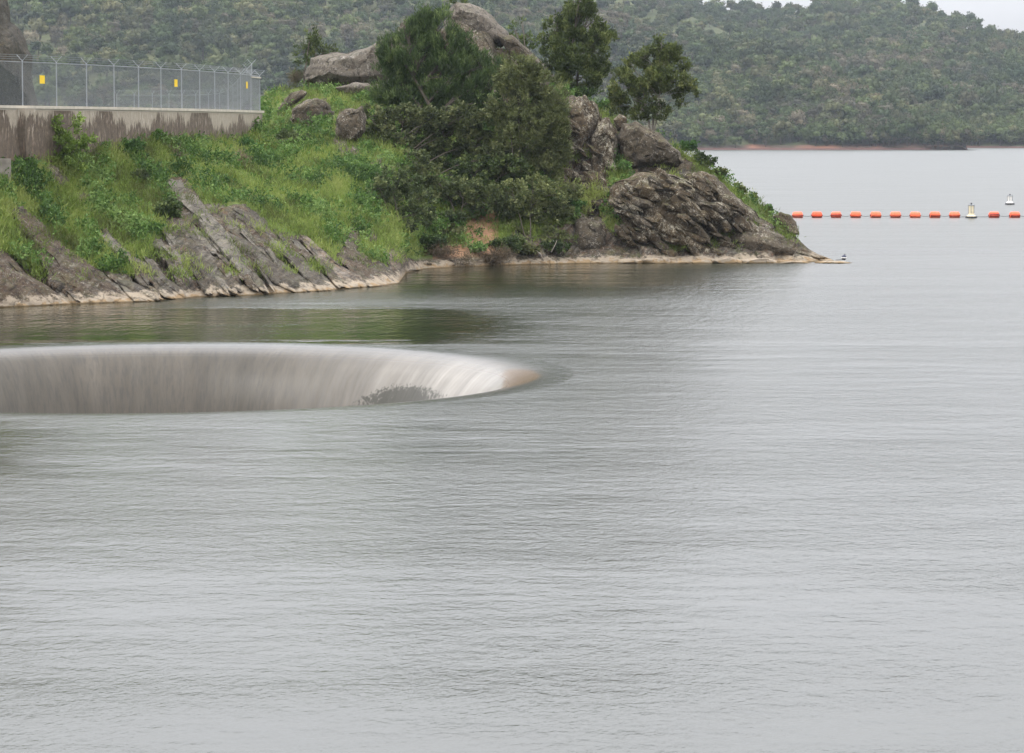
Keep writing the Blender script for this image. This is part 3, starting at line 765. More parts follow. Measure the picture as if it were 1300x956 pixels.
tree('shrub', 'big rounded grey green bush above the cove rocks', G(505, 285), 157.5,
     [(482, 240, 16, 14), (498, 228, 22, 18), (520, 232, 18, 16), (536, 252, 16, 16), (505, 255, 28, 20), (485, 268, 20, 16), (528, 275, 22, 16), (508, 282, 22, 13), (545, 268, 9, 9)],
     'leaf_oak', dens=11, nl=15, llen=.13, lw=.065, spread=.9, up=.4, cull=-.16, trunk_r=.06, seed=17, cat='shrub')
tree('ridge_tree', 'tall ragged tree on the ridge whose top leaves the picture', G(725, 116), 181,
     [(735, 2, 14, 20), (722, 22, 10, 16), (745, 22, 16, 18), (703, 36, 14, 17), (715, 55, 16, 20), (740, 50, 20, 18), (762, 40, 14, 10), (775, 46, 9, 7), (700, 68, 13, 14), (755, 66, 18, 14), (728, 82, 24, 20), (762, 88, 14, 12), (730, 35, 20, 22), (718, 66, 24, 18), (745, 74, 24, 18), (756, 52, 18, 14), (735, 98, 30, 16), (700, 84, 16, 14), (740, 12, 14, 18), (708, 92, 14, 14), (745, 100, 18, 12), (692, 50, 8, 10)],
     'leaf_ridge', dens=12, nl=15, llen=.22, lw=.055, spread=.55, up=1.1, cull=-.07, trunk_r=.12, seed=21, stems=4)
tree('ridge_tree', 'open crowned tree leaning right above the perched boulder', G(828, 178), 176,
     [(840, 58, 11, 12), (832, 70, 19, 13), (810, 84, 20, 14), (840, 100, 26, 16), (815, 125, 24, 18), (790, 100, 12, 14), (870, 108, 14, 10), (812, 72, 15, 11), (856, 68, 10, 13), (868, 80, 8, 10), (840, 88, 22, 12), (806, 92, 13, 13), (795, 112, 17, 17), (818, 112, 18, 14), (850, 108, 16, 11), (876, 118, 12, 8), (858, 128, 12, 8), (788, 135, 12, 12), (812, 142, 14, 12), (838, 140, 12, 12), (828, 80, 20, 14), (845, 75, 14, 16), (826, 98, 20, 14), (862, 98, 12, 14), (800, 128, 18, 14), (780, 120, 9, 10), (848, 135, 10, 10)],
     'leaf_ridge', dens=12, nl=15, llen=.2, lw=.055, spread=.65, up=.9, cull=-.05, barkmat='bark_pale', trunk_r=.08, seed=23, stems=5)
tree('ridge_tree', 'small dark tree at the left end of the long smooth boulder', G(388, 112), 187,
     [(394, 48, 10, 12), (404, 62, 12, 12), (385, 68, 12, 14), (412, 78, 10, 14), (395, 85, 16, 14), (378, 98, 10, 10), (424, 62, 6, 8)],
     'leaf_dark', dens=7, nl=14, llen=.22, lw=.05, spread=.6, up=.7, cull=-.1, trunk_r=.10, seed=27)
tree('ridge_tree', 'small bright topped tree just right of the summit boulder', G(664, 75), 187,
     [(654, 40, 8, 12), (662, 30, 5, 8), (672, 52, 11, 10), (660, 56, 10, 10), (680, 58, 7, 7)],
     'leaf_ridge', dens=7, nl=14, llen=.2, lw=.05, spread=.6, up=.7, cull=-.1, trunk_r=.07, seed=29)
tree('shrub', 'tuft of leaves growing on the summit boulder top', P(581, 8, 186.5), 186.3,
     [(580, 0, 8, 6), (574, -4, 6, 6), (588, 2, 6, 4)], 'leaf_ridge', dens=7, nl=12, llen=.18, lw=.05, trunk_r=.03, seed=31, cat='shrub')
tree('willow_shrub', 'yellow green leafy shrub in front of the concrete wall', G(82, 214), 139.5,
     [(70, 156, 12, 10), (88, 162, 12, 12), (62, 174, 11, 12), (80, 180, 16, 14), (98, 178, 10, 12), (56, 194, 11, 12), (74, 200, 14, 10), (92, 196, 14, 12), (112, 180, 8, 10), (118, 196, 10, 8), (100, 150, 6, 4), (108, 206, 14, 8)],
     'leaf_bright', dens=22, nl=10, llen=.18, lw=.055, spread=.7, up=.3, cull=.12, trunk_r=.03, seed=33, cat='shrub', stems=6, twigs=6, nscale=1.8)

SHR = [
 # px, py(base), w, h, mat, label
 (215, 278, 19, 20, 'leaf_dark', 'dark round bush at the head of the longest pale slab'),
 (322, 196, 18, 14, 'leaf_green', 'dark green bush on the grass slope under the wall end'),
 (374, 186, 20, 16, 'leaf_oak', 'grey green bush right of the concrete wall end'),
 (362, 176, 9, 7, 'leaf_dark', 'small dark bush close to the wall end'),
 (30, 212, 16, 8, 'leaf_green', 'low green bush under the left end of the wall'),
 (160, 190, 20, 10, 'leaf_green', 'green bush growing against the wall beside the willow shrub'),
 (196, 178, 18, 8, 'leaf_green', 'low green bush along the base of the wall'),
 (176, 230, 12, 10, 'leaf_oak', 'dull green shrub midway up the left grass'),
 (225, 205, 8, 7, 'leaf_brown', 'small brownish shrub in the upper grass'),
 (300, 210, 13, 9, 'leaf_brown', 'round grey brown shrub in the middle of the grass'),
 (335, 190, 10, 8, 'leaf_bright', 'bright yellow green bush at the foot of the wall end'),
 (410, 176, 14, 9, 'leaf_green', 'green bush below the squat boulder'),
 (400, 196, 12, 7, 'leaf_green', 'low green bush under the squat boulder and bush'),
 (445, 255, 10, 6, 'leaf_green', 'small green bush left of the big grey green bush'),
 (488, 150, 18, 14, 'leaf_dark', 'dark low bush below the long smooth boulder'),
 (458, 128, 12, 8, 'leaf_green', 'green bush in front of the long smooth boulder'),
 (375, 103, 8, 10, 'leaf_brown', 'reddish shrub behind the crest near the fence'),
 (730, 268, 14, 10, 'leaf_green', 'bright green bush between the cove cliff and the trees'),
 (580, 258, 22, 14, 'leaf_green', 'fresh green bush under the dark grove'),
 (600, 275, 16, 9, 'leaf_green', 'green bush above the bare red earth'),
 (570, 300, 20, 11, 'leaf_olive', 'olive shrub on the cove bank'),
 (605, 320, 12, 8, 'leaf_green', 'small green bush just above the brushwood'),
 (790, 215, 10, 8, 'leaf_green', 'green bush at the top of the cliff gully'),
 (895, 208, 14, 12, 'leaf_dark', 'dark round bush on the skyline right of the perched boulder'),
 (912, 226, 12, 10, 'leaf_ridge', 'leafy bush against the lake on the falling ridge'),
 (940, 246, 9, 9, 'leaf_ridge', 'small open bush on the lower ridge against the lake'),
 (958, 256, 5, 8, 'leaf_ridge', 'tiny sapling lowest on the ridge line'),
 (975, 268, 7, 5, 'leaf_green', 'low green tuft above the notched block'),
 (870, 192, 14, 11, 'leaf_green', 'green bush above the right end of the perched boulder'),
 (768, 138, 14, 9, 'leaf_green', 'green bush on the crest between the two ridge trees'),
 (740, 122, 20, 8, 'leaf_dark', 'dark undergrowth at the foot of the tall ridge tree'),
 (655, 310, 16, 9, 'leaf_oak', 'scrubby bush above the broken rock in the cove'),
 (640, 245, 14, 8, 'leaf_green', 'green bush in the shade under the olive tree'),
 (560, 325, 20, 9, 'leaf_brown', 'brown dead shrub at the back of the cove'),
 (625, 334, 24, 11, 'leaf_brown', 'tangle of bare brown brushwood at the waterline'),
 (575, 285, 24, 13, 'leaf_oak', 'grey green scrub hanging left of the bare red earth'),
 (545, 318, 20, 16, 'leaf_dark', 'dark hollow bush under the big rounded grey green bush'),
 (640, 318, 18, 12, 'leaf_dark', 'dark scrub just right of the bare red earth'),
 (670, 322, 16, 9, 'leaf_olive', 'olive scrub low over the broken rock'),
 (705, 318, 16, 9, 'leaf_dark', 'dark scrub on the low rocks under the shrubs'),
 (725, 250, 12, 12, 'leaf_olive', 'olive bush against the foot of the tall cliff block'),
 (712, 275, 14, 10, 'leaf_oak', 'grey green bush left of the bright green bush'),
 (640, 230, 20, 14, 'leaf_dark', 'dark undergrowth between the oak and the olive tree'),
 (590, 336, 16, 8, 'leaf_brown', 'smaller brown brush heap left of the brushwood tangle'),
]
for i, (px, py, w_, h_, mt, lab) in enumerate(SHR):
    g = G(px, py); rs = random.Random(i + 100); k = g.y / F
    bl = []
    for q in range(7):
        bl.append((px + rs.uniform(-.6, .6) * w_, py - h_ * rs.uniform(.25, .95), w_ * rs.uniform(.38, .6), h_ * rs.uniform(.32, .5)))
    br = mt == 'leaf_brown'
    tree('shrub', lab, g, g.y - .2, bl, mt, dens=14 if not br else 10, nl=12, llen=.15 if not br else .4, lw=.07 if not br else .018, spread=.9, up=.4, cull=-.2,
         trunk_r=.025, seed=200 + i, cat='shrub', stems=3, twigs=3, nscale=2.0)

# ------------------------------------------------------------------ grass and weeds (stuff)
def scatter():
    rg = random.Random(42); GT = []; WT = []; WA = []; GA = []
    n = 0
    while n < 52000:
        px = rg.uniform(-60, 1010); 
        c = column(px); y0 = proj(c[1])[1]; y1 = proj(c[5])[1] - 1
        py = rg.uniform(y1, y0); n += 1
        if rg.random() > (y0 - y1) / 260: continue
        r = is_rock(px, py)
        g = ground(px, py)
        if g.z < .7: continue
        q = noise.noise(g * .9 + Vector((3, 3, 3)))
        if r > .5:
            if q < (.14 if px < 640 else .30 if px < 740 else .16) or rg.random() < .3: continue
        if is_soil(px, py) and rg.random() < .8: continue
        lumps = noise.noise(Vector((g.x * .55, g.y * .45, g.z * .3))) + .5 * noise.noise(Vector((g.x * 1.3, g.y * 1.0, g.z)))
        g = Vector((g.x, g.y - .05, g.z))
        if lumps > .12 and r < .5 and rg.random() < .8:
            h = (lumps - .12) * 1.8
            if py - y1 < 22 and px < 334: h *= .3
            for _ in range(2):
                d = Vector((rg.gauss(0, .25), rg.gauss(0, .25), abs(rg.gauss(0, .22)) + rg.random() * min(h, .75)))
                WT.append(g + d); WA.append(Vector((rg.gauss(0, .5), -.4 + rg.gauss(0, .5), .8)).normalized())
        else:
            for _ in range(2):
                GT.append(g + Vector((rg.gauss(0, .15), rg.gauss(0, .15), rg.random() * .12))); GA.append(Vector((rg.gauss(0, .3), rg.gauss(0, .3), 1)).normalized())
    for nm, T, A, nl, ll, lw, sp, mt, sd, cat, lab in (('grass', GT, GA, 6, .34, .03, .45, 'grass', 1, 'grass', 'yellow green grass covering the slope of the point'),
                                             ('weeds', WT, WA, 8, .17, .085, .8, 'weeds', 2, 'weeds', 'darker green leafy weed mounds through the slope grass')):
        T = np.array([tuple(v) for v in T]); A = np.array([tuple(v) for v in A])
        V, FQ, tt = leaf_cloud(T, A, nl, ll, lw, sp, sd)
        # broad colour drifts over the slope
        cen = V.reshape(-1, 4, 3)[:, 0]
        dr = np.array([noise.noise(Vector((c[0] * .35, c[1] * .3, c[2] * .3 + sd))) + .7 * noise.noise(Vector((c[0] * 1.2, c[1] * .9, c[2] * 1.1 + sd))) for c in cen[::6]])
        dr = np.repeat(dr, 6)[:len(cen)]
        if len(dr) < len(cen): dr = np.pad(dr, (0, len(cen) - len(dr)))
        tt = np.clip(tt + np.repeat(dr, 4) * 1.1, 0, 1)
        me = npmesh(nm, V, FQ); fattr(me, 'tint', tt)
        tag(obj(nm, me, M[mt]), lab, cat, kind='stuff')
scatter()

# driftwood sticks in the cove
dr = empty('driftwood', W(633, 337)); tag(dr, 'bleached driftwood branches lying at the waterline in the cove', 'driftwood')
for (a, b_, r) in (((622, 334), (640, 322), .03), ((628, 336), (650, 327), .035), ((636, 336), (632, 322), .025), ((640, 334), (655, 331), .03), ((560, 322), (575, 334), .03), ((690, 331), (681, 318), .025), ((700, 320), (707, 305), .03)):
    m = MB(); p0 = P(a[0], a[1], W(a[0], 338).y + .3); p1 = P(b_[0], b_[1], W(a[0], 338).y + .9)
    md = p0.lerp(p1, .5) + Vector((.05, 0, .06)); m.tube([p0 - dr.location, md - dr.location, p1 - dr.location], [r, r * .8, r * .4], 6)
    m.build('branch', M['bark_pale'], dr, True)

# ------------------------------------------------------------------ concrete wall and fences
def wall_mat():
    b = NB('stained concrete')
    uv = b.new('ShaderNodeUVMap').outputs[0]; s = b.sep(uv); u, v = s[0], s[1]
    cu = b.new('ShaderNodeCombineXYZ'); b.l.new(u, cu.inputs[0]); b.put(cu.inputs[1], b.math('MULTIPLY', v, .12))
    st1 = b.noise(cu.outputs[0], 5.5, 6, .75); st2 = b.noise(b.map(cu.outputs[0], loc=(5, 0, 0)), 9, 4, .7); st3 = b.noise(b.map(cu.outputs[0], loc=(9, 2, 0)), .28, 3)
    p = b.pos(); fine = b.noise(p, 5, 6, .7)
    # dark algae starts some way below the coping, its top edge ragged
    start = b.math('ADD', b.rng(st1, .3, .7, -.25, .85), b.rng(st3, .4, .6, 0.65, -.6))
    dark = b.rng(b.math('SUBTRACT', v, start), -.06, .10)
    c0 = b.mix(b.rng(fine, .3, .7), (.27, .235, .18), (.37, .325, .26))
    dk = b.mix(b.rng(fine, .35, .65), (.06, .047, .034), (.115, .088, .066))
    dk = b.mix(b.rng(st2, .5, .65, 0, .5), dk, (.20, .12, .08))
    c = b.mix(b.math('MULTIPLY', dark, .9), c0, dk)
    wt = b.math('MULTIPLY', b.rng(st2, .56, .64), b.rng(v, 2.2, .4))
    c = b.mix(b.math('MULTIPLY', wt, .8), c, (.46, .42, .35))
    c = b.mix(b.rng(v, .10, .05, 0, .9), c, (.48, .44, .37))
    return b.done(c, .9, b.bump(b.math('ADD', fine, st2), .02), .25)
M['wall'] = wall_mat()
M['old_concrete'] = simple('weathered footing concrete', (.20, .18, .15), .9, 0, .25, 3)
M['coping'] = simple('pale concrete coping', (.46, .42, .35), .9, 0, .15, 3)

def uvmesh(name, quads):
    """quads: list of 4 (pos, uv)"""
    V = []; Fc = []; UV = []
    for q in quads:
        n = len(V); V += [x[0] for x in q]; UV += [x[1] for x in q]; Fc.append((n, n + 1, n + 2, n + 3))
    me = pymesh(name, V, Fc); l = me.uv_layers.new(name='UVMap')
    for i, u in enumerate(UV): l.data[i].uv = u
    return me

wall = empty('concrete_wall', (WPATH[6].x, WY[6], 6)); tag(wall, 'long curved concrete retaining wall with dark drip stains under the fence', 'wall')
WO = wall.location.copy()
S = [0]
for i in range(1, len(WPATH)): S.append(S[-1] + (WPATH[i] - WPATH[i - 1]).length)
NP = len(WPATH)
nrm = []
for i in range(NP):
    t = (WPATH[min(i + 1, NP - 1)] - WPATH[max(i - 1, 0)]).normalized(); nrm.append(Vector((t.y, -t.x, 0)))
for i in range(NP - 1):
    a, b_ = WPATH[i], WPATH[i + 1]; g = (b_ - a).normalized() * .012
    a2, b2 = a + g, b_ - g; na, nb = nrm[i], nrm[i + 1]; zt = PZ - .14; th = .35
    sub = 6; quads = []
    def bot(s):
        w_px = 650 + F * a2.lerp(b2, s).x / a2.lerp(b2, s).y
        if w_px < 22: return 5.2 + 1.25 * max(0, 1 - ((w_px - 2) / 16.0) ** 2) ** .5 if -14 < w_px < 18 else 5.0
        return 4.6
    for k in range(sub):
        s0, s1 = k / sub, (k + 1) / sub
        A0, A1 = a2.lerp(b2, s0), a2.lerp(b2, s1); n0, n1 = na.lerp(nb, s0), na.lerp(nb, s1)
        z0, z1 = bot(s0), bot(s1)
        u0, u1 = S[i] + (S[i + 1] - S[i]) * s0, S[i] + (S[i + 1] - S[i]) * s1
        f0, f1 = A0 + n0 * .15, A1 + n1 * .15; r0, r1 = A0 - n0 * .2, A1 - n1 * .2
        def Z(p, z): return Vector((p.x, p.y, z)) - WO
        quads.append([(Z(f0, z0), (u0, zt - z0)), (Z(f1, z1), (u1, zt - z1)), (Z(f1, zt), (u1, 0)), (Z(f0, zt), (u0, 0))])
        quads.append([(Z(r1, z1), (u1, zt - z1)), (Z(r0, z0), (u0, zt - z0)), (Z(r0, zt), (u0, 0)), (Z(r1, zt), (u1, 0))])
        quads.append([(Z(f0, zt), (u0, 0)), (Z(f1, zt), (u1, 0)), (Z(r1, zt), (u1, 0)), (Z(r0, zt), (u0, 0))])
        quads.append([(Z(r0, z0), (u0, zt)), (Z(r1, z1), (u1, zt)), (Z(f1, z1), (u1, zt)), (Z(f0, z0), (u0, zt))])
        if k == 0: quads.append([(Z(r0, z0), (u0, zt - z0)), (Z(f0, z0), (u0, zt - z0)), (Z(f0, zt), (u0, 0)), (Z(r0, zt), (u0, 0))])
        if k == sub - 1: quads.append([(Z(f1, z1), (u1, zt - z1)), (Z(r1, z1), (u1, zt - z1)), (Z(r1, zt), (u1, 0)), (Z(f1, zt), (u1, 0))])
    obj('wall_panel', uvmesh('wall_panel', quads), M['wall'], wall)
m = MB()
for i in range(NP - 1):
    a, b_ = WPATH[i], WPATH[i + 1]; n = len(m.v)
    ext = (b_ - a).normalized() * .35 if i == NP - 2 else Vector((0, 0, 0))
    for p, nn in ((a, nrm[i]), (b_ + ext, nrm[i + 1])):
        for s, z in ((.21, PZ - .14), (.21, PZ), (-.25, PZ), (-.25, PZ - .14)):
            q = p + nn * s; m.v.append(Vector((q.x, q.y, z)) - WO)
    for k in range(4): m.f.append((n + k, n + 4 + k, n + 4 + (k + 1) % 4, n + (k + 1) % 4))
    if i == NP - 2: m.f.append((n + 4, n + 5, n + 6, n + 7))
m.build('coping', M['coping'], wall)
# pier and footing at the far left
m = MB(); i0 = 4; a = WPATH[i0]; t = (WPATH[5] - WPATH[4]).normalized()
def wz(p, z): return Vector((p.x, p.y, z)) - WO
n = len(m.v); c = a - t * .15
prof = [(PZ - .16, .62, .38), (7.6, .60, .36), (6.9, .48, .34), (6.2, .30, .32), (4.8, .28, .32)]
for z, hw, dp in prof:
    for su, sn in ((-hw, .05), (hw, .05), (hw * .8, dp + .12), (-hw * .8, dp + .12)): m.v.append(wz(c + t * su + nrm[4] * sn, z))
for k in range(len(prof) - 1):
    for j in range(4): m.f.append((n + k * 4 + j, n + k * 4 + (j + 1) % 4, n + k * 4 + 4 + (j + 1) % 4, n + k * 4 + 4 + j))
m.f.append((n, n + 1, n + 2, n + 3))
me = m.mesh('pier'); me.uv_layers.new(name='UVMap')
ul = me.uv_layers[0]
for lp in me.loops: co = me.vertices[lp.vertex_index].co; ul.data[lp.index].uv = (co.x * 1.0 + 31.3, PZ - (co.z + WO.z))
obj('pier', me, M['wall'], wall)
fp = P(4, 208, wallY(4) - .9)
ft = MB(); ft.box(Vector((fp.x - .5, fp.y, fp.z - .35)) - WO, (1.4, 1.2, 1.2), Matrix.Rotation(.5, 3, 'Z'))
ft.build('footing', M['old_concrete'], wall)
ft = MB(); bp = P(-4, 190, wallY(0) + 1.6); ft.box(Vector((bp.x, bp.y, 6.3)) - WO, (4.0, .3, 3.2), Matrix.Rotation(1.0, 3, 'Z'))
ft.build('recess_wall', M['old_concrete'], wall)

def fence(name, label, path, zb, ht, signs, arms=True, start_post=0, wire_r=.0035, pitch=.075, minpost=0, sidetop=None):
    root = empty(name, (path[0].x, path[0].y, zb[0])); tag(root, label, 'fence'); O = root.location.copy()
    n = len(path)
    post = MB(); post.tube([(0, 0, -.05), (0, 0, ht)], .03, 8); post.tube([(0, 0, ht), (0, 0, ht + .03)], [.045, .01], 8)
    pm = post.mesh('post', False); pm.materials.append(M['galv'])
    arm = MB(); arm.tube([(0, 0, ht), (.30, 0, ht + .30)], .015, 5); am = arm.mesh('barb_arm'); am.materials.append(M['galv'])
    for i, p in enumerate(path):
        loc = Vector((p.x, p.y, zb[i])) - O
        o = bpy.data.objects.new('post', pm); COL.objects.link(o); o.parent = root; o.location = loc
        t = (path[min(i + 1, n - 1)] - path[max(i - 1, 0)]); ang = math.atan2(-t.x, t.y)
        # arms reach out to both sides of the fence line
        for s in (0, math.pi):
            q = bpy.data.objects.new('barb_arm', am); COL.objects.link(q); q.parent = root; q.location = loc; q.rotation_euler = (0, 0, ang + s)
    for i in range(n - 1):
        a = Vector((path[i].x, path[i].y, zb[i])) - O; b_ = Vector((path[i + 1].x, path[i + 1].y, zb[i + 1])) - O
        d = b_ - a; Ln = math.hypot(d.x, d.y); hh = ht - .06; mb = MB(); k = -hh
        def at(s, z): return a + d * (s / Ln) + Vector((0, 0, z))
        V = []; FQ = []
        off = Vector((-d.y, d.x, 0)).normalized()
        while k < Ln:
            for sg in (1, -1):
                # line s - k = z (sg 1) or mirrored
                s0, s1 = max(0, k), min(Ln, k + hh)
                if s1 - s0 < .02: continue
                z0, z1 = s0 - k, s1 - k
                if sg < 0: z0, z1 = hh - z0, hh - z1
                p0, p1 = at(s0, z0 + .03), at(s1, z1 + .03); nb = len(V)
                sd = Vector((0, 0, 1)).cross(off).normalized(); up = Vector((0, 0, 1))
                pr = (p1 - p0).normalized().cross(off).normalized()
                for e in (p0, p1):
                    V.append(e + pr * wire_r); V.append(e - pr * wire_r * .6 + off * wire_r); V.append(e - pr * wire_r * .6 - off * wire_r)
                for j in range(3): FQ.append((nb + j, nb + (j + 1) % 3, nb + 3 + (j + 1) % 3, nb + 3 + j))
            k += pitch
        me = npmesh('wire_mesh', [tuple(v) for v in V], FQ); obj('wire_mesh', me, M['wire'], root)
        rl = MB(); rl.tube([at(0, ht - .04), at(Ln, ht - .04)], .018, 5, False); rl.build('top_rail', M['galv'], root)
        bw = MB()
        for sg in (1, -1):
            for u in (.32, .65, .97):
                o0 = off * sg * .30 * u + Vector((0, 0, .30 * u + ht)); sag = Vector((0, 0, -.015))
                bw.tube([a + o0, a.lerp(b_, .5) + o0 + sag, b_ + o0], .005, 3, False)
                for q in range(1, 26):
                    c = a.lerp(b_, q / 26) + o0; bw.tube([c + Vector((0, 0, -.02)) + off * .01, c + Vector((0, 0, .02)) - off * .01], .003, 3, False)
        bw.build('barbed_wire', M['wire'], root)
    return root
fz = [PZ - .01] * NP
fence('chain_link_fence', 'tall chain link fence with barbed arms standing on the concrete wall', WPATH, fz, 2.12, None)
# rear fence, on the far side of the enclosure, climbing to the right
rpx = [(150, 205), (172, 204), (195, 203.5), (216, 203), (233, 202.5), (250, 202), (266, 201.5), (280, 200.5), (290, 199.5), (297, 198), (303, 196.5), (309, 195), (315, 193.5), (321, 192)]
rp = [Vector((px2x(a, b_), b_, 0)) for a, b_ in rpx]
rtop = [118, 118, 118, 118, 118, 118, 117, 116, 112, 106, 99, 92, 85, 79]
rz = [P(a, t + 2, b_).z - 2.12 for (a, b_), t in zip(rpx, rtop)]
fence('rear_fence', 'second chain link fence behind the first stepping up the slope', rp, rz, 2.12, None)
# closing panel rail at the wall end
gt = empty('gate_frame', (WPATH[-1].x, WY[-1], PZ)); tag(gt, 'white cross rail in the last bay of the fence', 'rail')
m = MB(); a = P(319.5, 98, WY[-2] - .12) - gt.location; b_ = P(331, 99, WY[-1] - .12) - gt.location
m.tube([a, b_], .04, 8); m.build('rail', M['coping'], gt)
SG = [(52, 101, 0), (221.8, 105.5, 1), (312, 108, 2)]
for (px, py, k), lab in zip(SG, ('yellow sign on the fence bay nearest the cliff', 'yellow sign in the middle of the fence', 'narrow looking yellow sign at the far end of the fence')):
    Y = wallY(px); i = int(np.searchsorted(WPX, px)) - 1; t = (WPATH[i + 1] - WPATH[i]).normalized()
    nn = Vector((t.y, -t.x, 0)); c = P(px, py, Y) + nn * .07
    rt = empty('warning_sign', c); tag(rt, lab, 'sign', 'yellow signs on the fence'); rt.rotation_euler = (0, 0, math.atan2(t.y, t.x))
    m = MB(); m.box((0, 0, 0), (.46, .012, .34)); m.build('panel', M['yellow'], rt)
    m = MB()
    for sx in (-.19, .19):
        for sz in (-.13, .13): m.box((sx, .03, sz), (.012, .08, .012))
    m.build('tie', M['wire'], rt)
    rt.scale = (1, 1, 1.15)

# ------------------------------------------------------------------ floats, marker buoys
def boom():
    pxs = [1012.3, 1036.9, 1061.2, 1086.3, 1111.4, 1136.5, 1161.6, 1186.5, 1211.6, 1261.5, 1287.7]
    names = ['first', 'second', 'third', 'fourth', 'fifth', 'sixth', 'seventh', 'eighth', 'ninth']
    labs = [f'orange float on the boom line, {n} counting from the rocky point' for n in names]
    labs[0] = 'orange float on the boom line nearest the rocky point'
    labs[8] = 'orange float just left of the cream marker buoy'
    labs += ['orange float just right of the cream marker buoy', 'last orange float on the boom at the right picture edge']
    Y0 = W(1150, 276.2).y
    body = MB(); L2 = .455
    prof = [(.05, -L2 - .01), (.16, -L2), (.27, -L2 + .05), (.325, -L2 + .13), (.33, -.05), (.33, .05), (.325, L2 - .13), (.27, L2 - .05), (.16, L2), (.05, L2 + .01)]
    body.lathe(prof, (0, 0, 0), 28, 'X'); bm_ = body.mesh('float_body', True); bm_.materials.append(M['orange'])
    col = MB(); 
    for s in (-1, 1): col.lathe([(.05, L2 - .02), (.07, L2 + .0), (.07, L2 + .05), (.03, L2 + .06)], (0, 0, 0), 12, 'X')
    for v in col.v[len(col.v) // 2:]: v.x = -v.x
    cm = col.mesh('collar', False); cm.materials.append(M['maroon'])
    # dark maroon skirt: slightly larger shell round the waterline
    sk = MB(); n0 = 0; K = 9
    xs = [(-L2 + .012, .24), (-L2 + .05, .275), (-L2 + .13, .331), (0, .336), (L2 - .13, .331), (L2 - .05, .275), (L2 - .012, .24)]
    for (x, r) in xs:
        for j in range(K):
            an = math.radians(180 + 10 - 200 * 0) + math.radians(-10 + 200 * j / (K - 1)) - math.radians(10)
            sk.v.append(Vector((x, r * math.cos(an), r * math.sin(an))))
    for i in range(len(xs) - 1):
        for j in range(K - 1): sk.f.append((i * K + j, i * K + j + 1, (i + 1) * K + j + 1, (i + 1) * K + j))
    sm = sk.mesh('maroon_band', True); sm.materials.append(M['maroon'])
    rs = random.Random(4); cabl = []
    for px, lab in zip(pxs, labs):
        x = px2x(px, Y0); r = empty('float_buoy', (x, Y0 + rs.uniform(-.1, .1), .19 + rs.uniform(-.012, .012)))
        tag(r, lab, 'float', 'orange floats on the boom line')
        r.rotation_euler = (rs.uniform(-.5, .5), rs.uniform(-.05, .05), rs.uniform(-.22, .22))
        for nm, me in (('float_body', bm_), ('collar', cm), ('maroon_band', sm)):
            o = bpy.data.objects.new(nm, me); COL.objects.link(o); o.parent = r
        cabl.append(x)
    m = MB(); xa = px2x(985, Y0); xb = px2x(1345, Y0); pts = []
    ks = np.linspace(xa, xb, 90)
    for x in ks:
        dmin = min(abs(x - c) for c in cabl)
        pts.append((x, Y0, .15 - .05 * min(1, dmin / .85) ** 2 if abs(x - px2x(1233, Y0)) > 1.4 else .06))
    m.tube(pts, .022, 5, False)
    tag(m.build('boom_cable', M['cable']), 'dark cable stringing the orange floats together', 'cable')
    # marker buoys
    def marker(px, pyw, hpx, wpx, bpx, paint, lab, under):
        q = W(px, pyw); k = q.y / F; r = empty('marker_buoy', (q.x, q.y, 0)); tag(r, lab, 'buoy')
        hh = hpx * k; rad = wpx * k / 2 * 1.15; br = bpx * k / 2
        m = MB(); m.lathe([(br * .6, -.25), (br * .95, -.1), (br, .04), (br * .95, .16)], (0, 0, 0), 24); m.build('base_float', M['black'], r, False)
        m = MB(); m.lathe([(br * .80, .161), (br * .72, .20), (rad * 1.2, .23), (rad * 1.05, .31)], (0, 0, 0), 24); m.build('deck', M[paint], r, False)
        m = MB(); m.lathe([(rad, .30), (rad, hh * .80), (rad * .93, hh * .83)], (0, 0, 0), 24); m.build('tower', M[paint], r, False)
        m = MB(); m.lathe([(rad * 1.12, hh * .81), (rad * 1.12, hh * .86), (rad * .5, hh * .88)], (0, 0, 0), 24); m.build('top_ring', M['galv'], r, False)
        m = MB(); m.lathe([(.07, hh * .87), (.09, hh * .93), (.06, hh * .99), (.02, hh)], (0, 0, 0), 12); m.build('lantern', M['cable'], r, False)
        for j in range(6):
            an = j * math.pi / 3 + .3; m = MB(); x, y = rad * 1.06 * math.cos(an), rad * 1.06 * math.sin(an)
            m.box((x, y, hh * .57), (.035, .035, hh * .5), Matrix.Rotation(an, 3, 'Z')); m.build('rib', M['galv'], r)
        for j in range(3):
            an = j * 2.1; m = MB(); m.tube([(rad * math.cos(an), rad * math.sin(an), hh * .86), (rad * .9 * math.cos(an), rad * .9 * math.sin(an), hh * .95)], .018, 5); m.build('lug', M['galv'], r)
    marker(1233, 276.8, 19.5, 6.6, 15, 'cream', 'cream cylindrical marker buoy standing in the line of orange floats', 1)
    marker(1282, 259.7, 13.5, 6.0, 12, 'offwhite', 'pale marker buoy farther out beyond the orange floats', 0)
    q = W(1071.5, 331.3); r = empty('dark_float', (q.x, q.y, 0)); tag(r, 'small dark navy ball float with white patch off the rocky tip', 'float')
    m = MB(); pr = [(.02, -.16)] + [(.15 * math.sin(t), -.15 * math.cos(t)) for t in np.linspace(.25, 2.9, 10)] + [(.02, .155)]
    m.lathe(pr, (0, 0, .20), 20); m.build('ball', M['navy'], r, True)
    m = MB(); m.lathe([(.05, .04), (.155, .05), (.158, .12), (.05, .13)], (.0, 0, .10), 20); m.build('band', M['offwhite'], r, True)
    m = MB(); m.tube([(-.02, 0, .34), (.05, 0, .39), (.09, 0, .34)], .02, 6); m.build('eye', M['black'], r, True)
    m = MB(); m.tube([(-.5, .0, .05), (-.15, 0, .07), (0, 0, .1)], .02, 6); m.build('rope', M['cable'], r, True)
boom()
